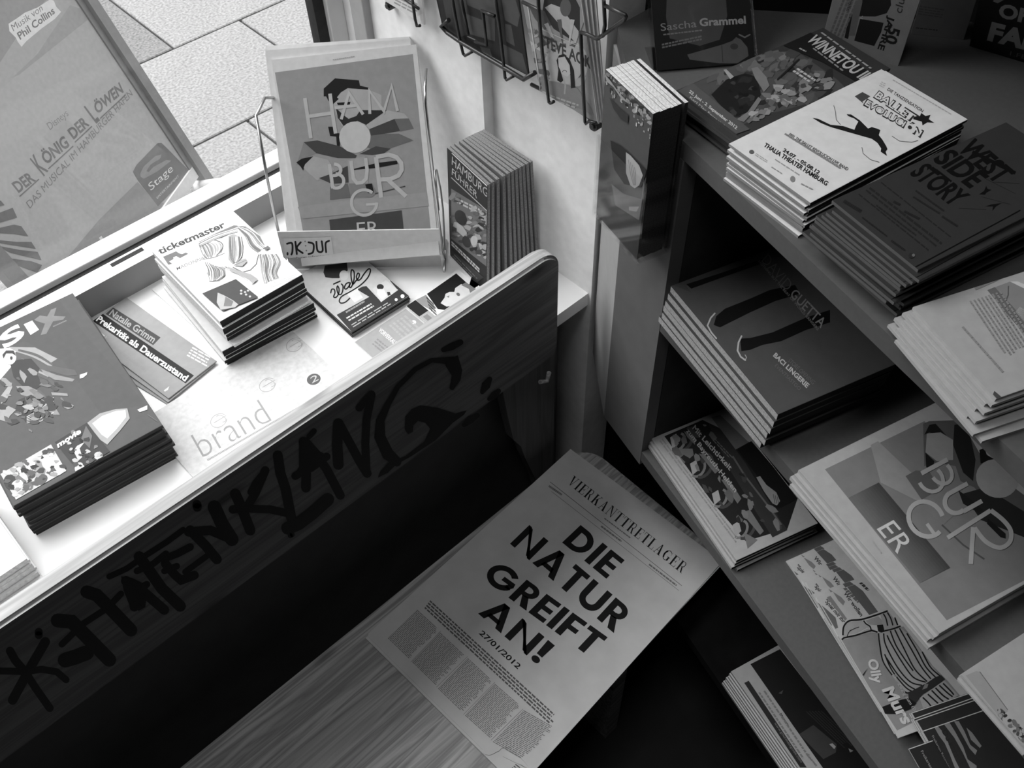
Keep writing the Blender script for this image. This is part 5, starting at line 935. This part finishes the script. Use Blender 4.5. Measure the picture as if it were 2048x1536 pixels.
A.text('OF', *zB((1838, 138), (2075, 192), (1862, 22)), gl, 0.04); A.text('FAME', *zB((1750, 322), (2330, 470), (1792, 172)), gl, 0.05); A.text('1.FEB', *zB((1935, 440), (2110, 488), (1942, 408)), ink(0.12), 0.0); A.poly(zB((1800, 10), (1830, -40), (1900, -10), (1840, 25)), ink(0.2))
place('card', S, 0.004, A, 'black card with chunky pale capitals at the right end of the shelf back', 'card', None, ink(0.02), BLACK)

# ================================================================== MIDDLE SHELF
zG = lambda *p: Z(1250, 650, 4.0, *p); zU = lambda *p: Z(1536, 650, 4.0, *p); zV = lambda *p: Z(1536, 950, 4.0, *p)
S = flat(ZM + 0.058, (1342, 572), (1556, 829), h=0.148); A = Art(S); A.full(ink(0.065)); k4 = ink(0.006)
A.poly(zC((770, 1070), (1000, 960), (1700, 640), (1850, 800), (1500, 870), (1140, 990), (890, 1090), (930, 1140), (830, 1100)), ink(0.05)); A.poly(zC((890, 1075), (1150, 990), (1500, 870), (1520, 900), (1180, 1020), (930, 1110)), k4)
A.poly(zC((1130, 1330), (1200, 1270), (1400, 1190), (1560, 1120), (1760, 1080), (1800, 1150), (1600, 1210), (1400, 1300), (1260, 1370), (1160, 1420), (1110, 1400)), k4); A.poly(zG((920, 110), (1000, 105), (1180, 60), (1450, -60), (1640, -120), (1640, -20), (1450, 40), (1250, 130), (1100, 160), (1000, 200), (930, 210)), k4)
A.stroke(zC((1118, 1308), (1085, 1345), (1060, 1405), (1090, 1460), (1130, 1508)), 3.0, ink(0.40)); A.stroke(zG((932, 90), (908, 140), (900, 205), (925, 255), (962, 282)), 3.2, ink(0.40)); A.stroke(zG((962, 282), (972, 260), (960, 240)), 1.6, ink(0.36))
A.text('DAVID', *zC((1490, 890), (1690, 1135), (1545, 830)), ink(0.14), -0.01); A.text('GUETTA', *zC((1715, 1165), (1965, 1430), (1765, 1105)), ink(0.26), 0.01); A.text('NOTHING BUT THE BEAT OF WORLD RANGERS', *zC((1465, 895), (1940, 1448), (1478, 880)), ink(0.2), 0.02)
A.text('BACI LINGERIE', *zG((1182, 250), (1452, 508), (1208, 220)), ink(0.42), 0.03); A.text('STORE OPENING', *zG((1300, 290), (1500, 478), (1325, 268)), ink(0.14), -0.01); A.text('EVENTSASTGO', *zG((1195, 330), (1390, 525), (1215, 312)), ink(0.14), -0.01)
pile('magazine', S, 6, 0.0094, A, 'magazine', 'dark club magazine with black walking legs on its cover', 'dark club magazine pile on the middle shelf', 'dark club magazines on the middle shelf', 15, 0.0025, 0.5, EDGE2, ink(0.05), True, [(0.001, -0.003, 0), (0.002, -0.006, 0.2), (0.0, -0.006, 0), (0.002, -0.008, 0.1), (-0.002, -0.009, 0.2), (0.001, -0.010, 0), (0, -0.012, 0.3), (0.002, -0.013, 0)], shade_side=1)
S = flat(ZM + 0.0215, (1597, 940), (1879, 1267), h=0.29); A = Art(S); A.full(ink(0.36)); pg2 = ink(0.175); wl2 = ink(0.36)
A.poly(zU((455, 1155), (1250, 770)) + zV((2350, 580), (2350, 690), (1430, 1163)), pg2)
A.poly(zU((820, 960), (880, 930), (1240, 1270), (1250, 1420)) + zV((1180, 200), (900, 60)), ink(0.25))
A.poly(zU((1240, 790), (1290, 770), (1540, 760), (1620, 900), (1700, 1040), (1760, 1100), (1900, 1250), (2100, 1400), (2300, 1700), (1900, 1600), (1650, 1300), (1540, 1250), (1500, 1130), (1350, 1100), (1250, 1130)), ink(0.09)); A.poly(zU((1250, 880), (1290, 800), (1340, 790), (1440, 900), (1290, 860)), ink(0.012)); A.poly(zU((1270, 870), (1380, 860), (1480, 920), (1480, 1080), (1350, 1090), (1260, 1020)), ink(0.26)); A.poly(zU((1480, 960), (1490, 800), (1540, 790), (1620, 900), (1660, 1080), (1640, 1250), (1560, 1180)), ink(0.015)); A.poly(zU((1258, 1020), (1330, 1090), (1320, 1150), (1265, 1140)), ink(0.012)); A.poly(zU((1690, 1000), (1730, 985), (1750, 1040), (1820, 1080), (1700, 1110)), ink(0.01))
A.poly(zU((1100, 1210), (1180, 1165), (1290, 1170), (1370, 1310), (1230, 1400)), ink(0.10)); A.poly(zU((1560, 1350), (1700, 1310), (1850, 1370), (2060, 1500), (2300, 1800), (1900, 1640), (1700, 1560)), ink(0.02))
A.poly(zV((1520, 120), (1600, 180), (1720, 280), (1690, 310), (1560, 230)), ink(0.015)); A.poly(zV((1760, 350), (1900, 470), (1900, 510), (1860, 500), (1750, 390)), ink(0.012)); A.poly(zV((1240, 240), (1390, 130), (1480, 330), (1400, 400), (1280, 300)), ink(0.18)); A.stroke(zV((1390, 400), (1560, 560), (1730, 675)), 3.5, ink(0.08), cap=False)
A.disk(zU((1832, 1230))[0], 43, 38, ink(0.30), 0.4)
for i in range(12):
    f0, f1 = i / 12, (i + 1) / 12; L0 = lambda f: (640 + 245 * f, 185 - 123 * f); R0 = lambda f: (1215 + 240 * f, 865 - 123 * f)
    A.poly(zV(L0(f0), L0(f1), R0(f1), R0(f0)), ink(0.13 - 0.09 * f0))
A.text('ER', *zV((868, 435), (1035, 635), (1003, 362)), ink(0.50), 0.0)
A.arc(zV((1262, 355))[0], 37.5, -5, 300, 9, wl2, 26, 0.86, 0.8); A.stroke(zV((1270, 392), (1340, 490)), 7, wl2, cap=False)
for q in (zU((1225, 1190), (1435, 1078)), zV((1435, 505), (1780, 285)), zV((1640, 420), (1620, 715)), zV((1595, 70), (1450, 150)), zV((1710, 210), (1560, 295))): A.stroke(q, 9, wl2, cap=False)
A.curve(zV((1780, 285), (1880, 365), (1940, 450), (1930, 540), (1850, 585), (1740, 535), (1650, 425)), 9, wl2, cap=False); A.arc(zU((1385, 1185))[0], 24, -100, 100, 7.5, wl2, 12, 0.8, 0.85); A.arc(zU((1300, 1235))[0], 27, -100, 110, 7.5, wl2, 12, 0.85, 0.85); A.arc(zV((1500, 220))[0], 22, 45, 235, 9, wl2, 12, 1.0, 0.0)
A.greek(*zV((820, 530), (900, 640), (835, 518)), 1, ink(0.35), 3, (0.1, 0.3));
pile('magazine', S, 4, 0.0052, A, 'magazine', 'large pale city magazine lying flat on the middle shelf, with big letters', 'city magazine pile lying on the middle shelf', 'large city magazines on the middle shelf', 16, 0.002, 0.4, ink(0.42), ink(0.36), True, [(0.0, -0.004, 0.1), (-0.002, -0.006, -0.2), (0.003, -0.009, 0.2)])
# photo flyers at the right end
zP = lambda *p: Z(1788, 1341, 7.877, *p)
S = flat(ZM + 0.012, (1922, 1349), (2056, 1500), h=0.15); A = Art(S); A.full(ink(0.34)); A.poly(zP((1130, 80), (1290, 10), (1350, 20), (1800, 640), (1640, 740)), ink(0.27)); A.stroke(zP((1350, 20), (1790, 620)), 1.6, ink(0.12), cap=False)
rnd = random.Random(9)
for i in range(46):
    x = 1650 + rnd.random() * 420; y = 650 + (x - 1650) * 0.9 + rnd.uniform(-60, 260); r = rnd.uniform(2.5, 7); A.disk(zP((x, y))[0], r, r * 0.7, ink((0.03, 0.06, 0.12, 0.28)[i % 4]), rnd.random() * 3, 7)
A.poly(zP((1640, 740), (1700, 680), (1820, 640), (2050, 800), (2050, 1300), (1950, 1180), (1900, 1100), (1760, 920)), ink(0.09)) if False else None
pile('flyer', S, 5, 0.0024, A, 'flyer', 'grey flyer with a leafy photo, at the right frame edge below the city magazines', 'leafy photo flyer pile on the middle shelf', 'grey photo flyers on the middle shelf', 17, 0.002, 0.6, ink(0.45), ink(0.34), False)

# ================================================================== LOWER SHELF
S = flat(ZL + 0.021, (1303, 877), (1473, 1121), h=0.125); A = Art(S); A.full(ink(0.34)); k5 = ink(0.015)
A.poly(zG((315, 890), (620, 760), (1000, 940), (1380, 1390), (1300, 1630), (965, 1730), (700, 1420)), k5)
for x, y in ((400, 940), (560, 1150), (735, 1390), (900, 1640)):
    A.poly(zG((x - 40, y - 40), (x + 10, y - 70), (x + 30, y + 10), (x - 20, y + 50)), ink(0.30)); A.arc(zG((x + 22, y - 5))[0], 13, -100, 100, 5, ink(0.16), 10, 1.4, 0.5); A.arc(zG((x + 60, y - 25))[0], 18, -100, 80, 6, ink(0.05), 10, 1.4, 0.5)
for q in (((390, 990), (540, 990), (550, 1040), (470, 1110)), ((470, 850), (560, 900), (560, 960), (500, 900)), ((590, 1030), (640, 1040), (760, 1160), (720, 1190)), ((770, 1240), (830, 1230), (930, 1390), (900, 1430)), ((930, 1500), (1000, 1480), (1110, 1650), (1080, 1680)), ((950, 1660), (1060, 1720), (980, 1790)), ((690, 740), (760, 720), (990, 940), (880, 1000))): A.poly(zG(*q), ink(0.14))
A.poly(zG((660, 780), (760, 830), (960, 1100), (1240, 1560), (1300, 1640), (1180, 1700), (1050, 1500), (850, 1180)), ink(0.03)); A.stroke(zG((860, 1050), (960, 1210), (1130, 1430), (1250, 1600)), 3.5, ink(0.10), cap=False)
A.poly(zG((900, 1000), (1010, 930), (1180, 1130), (1380, 1390), (1250, 1460), (1200, 1470), (1050, 1200)), ink(0.008)); A.poly(zG((1050, 1220), (1080, 1210), (1130, 1280), (1210, 1340), (1240, 1410), (1215, 1445), (1180, 1430), (1110, 1330)), ink(0.24))
for i in range(3): A.stroke(zG((1185 + i * 16, 1355 + i * 10), (1200 + i * 14, 1430)), 1.2, ink(0.06), cap=False)
A.dabs(zG((330, 900), (620, 780), (1000, 1250), (1300, 1620), (970, 1720), (640, 1330)), 30, 6, (0.02, 0.05, 0.10, 0.16), 8, 2.0, 0.9); A.text('Mit Leichtigkeit', *zG((528, 842), (828, 1180), (562, 800)), ink(0.36), 0.02); A.text('zum Bayreuth-Helden', *zG((478, 860), (868, 1352), (512, 828)), ink(0.36), 0.02); A.greek(*zG((700, 930), (850, 1090), (720, 905)), 2, ink(0.12), 4, (0.1, 0.2))
A.greek(*zG((270, 935), (880, 1750), (305, 905)), 2, ink(0.25), 5, (0.03, 0.07), 0.45, 0.03)
pile('magazine', S, 4, 0.0052, A, 'magazine', 'magazine with dark figures and a white side strip, at the lower shelf end', 'white strip magazine pile on the lower shelf', 'strip cover magazines on the lower shelf', 18, 0.002, 0.5, EDGE2, ink(0.34), True, [(0.001, -0.003, 0.3), (0.002, -0.005, -0.4), (0.006, -0.002, 0.8)], shade_side=1)
# striped singer leaflets, fanned
zO = lambda *p: Z(1520, 1060, 7.877, *p); zO2 = lambda *p: Z(1680, 1220, 7.877, *p); zO4 = lambda *p: Z(1536, 1152, 4.0, *p)
S = flat(ZL + 0.0185, (1633, 1194), (1797, 1476), h=0.105); A = Art(S); og = ink(0.24); A.full(ink(0.46)); kb = ink(0.012)
A.poly(zO2((0, 480), (480, 350), (600, 360), (1000, 260), (1230, 560), (1460, 880), (1700, 1120), (1900, 1360), (1300, 1700), (900, 1900), (450, 1350)), og)
A.text('"Spiel mit ihr', *zO((985, 1120), (1290, 1480), (1060, 1080)), ink(0.05), 0.03); A.text('Wir wollen', *zO((1310, 1000), (1580, 1370), (1365, 965)), ink(0.05), 0.03); A.greek(*zO((1250, 900), (1520, 1170), (1345, 860)), 1, ink(0.12), 4, (0.08, 0.2)) ; A.poly(zO((1330, 830), (1440, 780), (1620, 960), (1860, 1290), (1720, 1340)), ink(0.10)); A.text('Lindsey Rosenfeld', *zO((1540, 820), (1690, 985), (1590, 800)), ink(0.05), 0.02) if False else A.greek(*zO((1540, 820), (1700, 985), (1590, 795)), 1, ink(0.05), 6, (0.15, 0.3), 0.8)
A.poly(zO((960, 1190), (1060, 1260), (1190, 1380), (1230, 1540), (1180, 1560), (1070, 1380)), ink(0.12)); A.poly(zO((1140, 960), (1280, 1060), (1340, 1130), (1310, 1190), (1230, 1110)), ink(0.2)); A.poly(zO((1050, 1060), (1110, 1040), (1190, 1150), (1370, 1400), (1340, 1430), (1150, 1200)), ink(0.2))
A.poly(zO2((40, 420), (60, 260), (130, 190), (330, 160), (390, 200), (480, 290), (580, 330), (400, 330), (150, 410)), ink(0.33)); A.curve(zO2((45, 400), (60, 260), (150, 170), (340, 150), (600, 70), (750, 15)), 3.4, kb, cap=False); A.curve(zO2((110, 420), (150, 340), (240, 290), (300, 270)), 1.6, kb, cap=False); A.curve(zO2((370, 170), (410, 220), (470, 260), (490, 320)), 2.6, kb, cap=False); A.curve(zO2((130, 400), (250, 380), (430, 290), (470, 300)), 1.2, ink(0.5), cap=False); A.stroke(zO2((-10, 480), (60, 440), (250, 400), (420, 345), (500, 325), (590, 350)), 3.2, kb, cap=False)
A.poly(zO2((400, 170), (600, 100), (660, 160), (670, 230), (560, 240), (450, 230)), ink(0.28)); A.poly(zO2((580, 240), (690, 230), (710, 330), (680, 370), (600, 340)), kb); A.stroke(zO2((150, 330), (240, 290)), 1.5, kb, cap=False)
A.poly(zO2((630, 70), (760, 30), (900, 200), (910, 260), (700, 330), (660, 170)), ink(0.30)); A.poly(zO2((610, 370), (950, 280), (1060, 370), (1210, 560), (1400, 830), (1580, 1040), (1320, 1180), (1130, 1290), (1040, 1300), (820, 1040), (680, 820)), ink(0.33))
for q in (((680, 60), (720, 130), (750, 250)), ((745, 40), (800, 140), (830, 245)), ((860, 120), (905, 240)), ((605, 370), (625, 560), (680, 820), (820, 1030)), ((685, 370), (720, 560), (900, 900), (1100, 1130), (1290, 1190)), ((790, 330), (880, 560), (1020, 780), (1150, 960)), ((740, 400), (790, 510), (960, 800), (1150, 1060), (1350, 1140)), ((860, 310), (1020, 640), (1180, 940), (1370, 1130)), ((935, 290), (1120, 620), (1280, 900), (1430, 1090)), ((1050, 370), (1210, 640), (1350, 900), (1500, 1060)), ((1290, 660), (1420, 900), (1570, 1040)), ((730, 760), (900, 1010), (1060, 1180), (1190, 1260)), ((700, 700), (820, 960), (1020, 1210), (1140, 1290)), ((1020, 1290), (1060, 1310), (1120, 1290)), ((700, 330), (830, 300), (950, 255))): A.curve(zO2(*q), 2.7, kb, cap=False)
A.poly(zO2((1070, 1310), (1290, 1190), (1370, 1150), (1500, 1060), (1590, 1030), (1650, 1090), (1600, 1140), (1300, 1330), (1180, 1480), (1080, 1400)), ink(0.03)); A.poly(zO2((1290, 1260), (1340, 1160), (1390, 1170), (1370, 1230)), ink(0.2)); A.poly(zO2((1250, 1390), (1640, 1110), (1860, 1350), (1330, 1640), (1290, 1500)), ink(0.33))
for q in (((1300, 1380), (1400, 1480), (1480, 1600)), ((1380, 1330), (1480, 1420), (1570, 1500)), ((1440, 1270), (1560, 1390), (1630, 1450)), ((1500, 1230), (1620, 1350), (1710, 1410)), ((1560, 1190), (1690, 1310), (1770, 1370)), ((1620, 1160), (1730, 1270), (1790, 1340))): A.curve(zO2(*q), 3.0, kb, cap=False)
A.poly(zO2((660, 1530), (950, 1420), (1080, 1390), (1200, 1470), (1120, 1560), (900, 1640), (700, 1640)), kb)
A.text('Olly', *zO4((768, 675), (818, 868), (872, 662)), ink(0.52), 0.035); A.text('Murs', *zO4((905, 912), (1075, 1195), (1000, 880)), ink(0.52), 0.035); A.text('Der Zwang zum Glück', *zO4((985, 800), (1185, 1140), (1018, 788)), ink(0.42), 0.01)
A.poly(zO4((735, 800), (775, 765), (795, 740), (760, 800)), kb); A.greek(*zO4((600, 640), (800, 940), (650, 610)), 1, ink(0.36), 7, (0.2, 0.3)) if False else None
def olly_low(a):
    a.full(ink(0.46)); a.poly(zO2((0, 480), (480, 350), (600, 360), (1000, 260), (1230, 560), (1460, 880), (1900, 1360), (900, 1900), (450, 1350)), og); a.poly(zO((1330, 830), (1440, 780), (1620, 960), (1860, 1290), (1720, 1340)), ink(0.10)); a.text('"Spiel mit ihr', *zO((985, 1120), (1290, 1480), (1060, 1080)), ink(0.05), 0.03); a.text('Wir wollen', *zO((1310, 1000), (1580, 1370), (1365, 965)), ink(0.05), 0.03); a.poly(zO((1140, 960), (1280, 1060), (1340, 1130), (1310, 1190), (1230, 1110)), ink(0.2))
    a.poly(zO((960, 1190), (1060, 1260), (1190, 1380), (1230, 1540), (1180, 1560), (1070, 1380)), ink(0.12)); a.poly(zO2((600, 370), (560, 390), (560, 420), (600, 410)), kb)
pile('leaflet', S, 8, 0.0023, A, 'leaflet', 'singer leaflet with a striped shirt, on the lower shelf', 'fan of striped singer leaflets', 'striped singer leaflets on the lower shelf', 19, 0.001, 0.3, ink(0.5), ink(0.46), False, [(-0.006, -0.002, 0.6), (-0.024, 0.000, 0.6), (-0.029, -0.002, 1.2), (-0.034, -0.004, 1.8), (-0.039, -0.003, 2.4), (-0.058, -0.004, 4.5), (-0.063, -0.004, 6.0)], olly_low)
# voucher leaflets lying over the singer leaflets
zQ = zP
S = flat(ZL + 0.033, (1840, 1463), (1896, 1560), h=0.098); S = Surf(S.O, S.u, S.v, 0.2, 0.098); A = Art(S); A.full(ink(0.028)); sv = ink(0.22)
for q in (((640, 905), (690, 880), (760, 960), (830, 1080), (900, 1260), (960, 1400), (1030, 1540), (960, 1540), (880, 1330), (800, 1150), (710, 1030)), ((780, 840), (860, 800), (960, 960), (1090, 1200), (1160, 1400), (1300, 1500), (1300, 1600), (1200, 1540), (1080, 1290), (950, 1060)), ((945, 800), (1020, 800), (1110, 960), (1200, 1170), (1310, 1260), (1280, 1330), (1190, 1230), (1080, 1030)), ((1140, 900), (1230, 980), (1380, 1190), (1350, 1220), (1210, 1090))): A.poly(zQ(*q), sv)
A.poly(zQ((690, 800), (780, 740), (830, 800), (730, 870)), sv); A.poly(zQ((900, 700), (1010, 640), (1050, 740), (960, 740)), sv)
A.text('Du kannst', *zQ((748, 960), (1045, 1520), (820, 915)), ink(0.025), 0.04); A.text('Freikarten Reservierung', *zQ((585, 1040), (900, 1640), (622, 1020)), ink(0.30), 0.0)
A.rect(0, 0, 0.0012, S.h, ink(0.55)); A.rect(0, 0, S.w, 0.0030, ink(0.42))
pile('leaflet', S, 4, 0.0025, A, 'leaflet', 'dark voucher leaflet with wavy pale bands, over the striped singer leaflets', 'stack of wavy banded voucher leaflets', 'dark voucher leaflets on the lower shelf', 20, 0.001, 0.4, ink(0.5), ink(0.05), False, [(-0.013, 0.002, 0.3), (-0.016, 0.001, 0.6), (-0.023, 0.004, 0.2)], lambda a: (a.full(ink(0.03)), a.poly(zQ((690, 800), (780, 740), (830, 800), (730, 870)), sv), a.poly(zQ((900, 700), (1010, 640), (1050, 740), (960, 740)), sv), a.rect(0, 0, 0.0012, a.S.h, ink(0.55)), a.rect(0, 0, a.S.w, 0.0025, ink(0.42))))
S2 = flat(ZL + 0.0355, (1817, 1497), (1870, 1590), h=0.04); S2 = Surf(S2.O, S2.u, S2.v, 0.2, 0.030); A = Art(S2); A.full(ink(0.022)); A.text('Freikarten', *zQ((420, 1275), (580, 1560), (455, 1255)), ink(0.28), 0.0); A.rect(0, 0, 0.0012, S2.h, ink(0.5))
place('leaflet', S2, 0.0014, A, 'narrow dark voucher leaflet nearest the shelf edge, beside the wavy banded ones', 'leaflet', None, ink(0.4), ink(0.03))

# ================================================================== BOTTOM SHELF
zX = lambda *p: Z(1440, 1280, 6.0, *p)
S = flat(ZB + 0.036, (1460, 1345), (1652, 1550), h=0.16); S = Surf(P((1462, 1343), ZB + 0.036), SD * -1, DD, 0.28, 0.2); A = Art(S); A.full(ink(0.30)); 
A.poly(zX((365, 290), (720, 110), (1100, 600), (1800, 1500), (1800, 1700), (1350, 1700), (900, 1060)), ink(0.010))
A.poly(zX((950, 1130), (1120, 1020), (1400, 1250), (1390, 1350), (1240, 1430)), ink(0.04)); A.poly(zX((1310, 1250), (1350, 1240), (1390, 1280), (1370, 1310)), ink(0.3)); A.text('GALERIE', *zX((1390, 1350), (1600, 1300), (1370, 1240)), ink(0.06), 0.0) if False else None
A.greek(*zX((1020, 860), (1480, 1300), (1230, 850)), 6, ink(0.03), 4, (0.02, 0.05), 0.4); A.poly(zX((1540, 1300), (1600, 1330), (1560, 1350)), ink(0.2)); A.poly(zX((700, 640), (760, 600), (740, 650)), ink(0.06))
A.poly(zX((290, 515), (345, 490), (1040, 1530), (960, 1530)), ink(0.02)); A.text('www.gourmetsguide.com', *zX((640, 1005), (960, 1480), (672, 985)), ink(0.18), 0.0); A.text('Gourmet', *zX((1035, 1380), (1150, 1520), (1060, 1362)), ink(0.05), 0.01); A.text('Magazin', *zX((710, 890), (810, 1040), (735, 875)), ink(0.05), 0.03); A.greek(*zX((440, 640), (1000, 1480), (560, 600)), 2, ink(0.16), 8, (0.03, 0.06), 0.35)
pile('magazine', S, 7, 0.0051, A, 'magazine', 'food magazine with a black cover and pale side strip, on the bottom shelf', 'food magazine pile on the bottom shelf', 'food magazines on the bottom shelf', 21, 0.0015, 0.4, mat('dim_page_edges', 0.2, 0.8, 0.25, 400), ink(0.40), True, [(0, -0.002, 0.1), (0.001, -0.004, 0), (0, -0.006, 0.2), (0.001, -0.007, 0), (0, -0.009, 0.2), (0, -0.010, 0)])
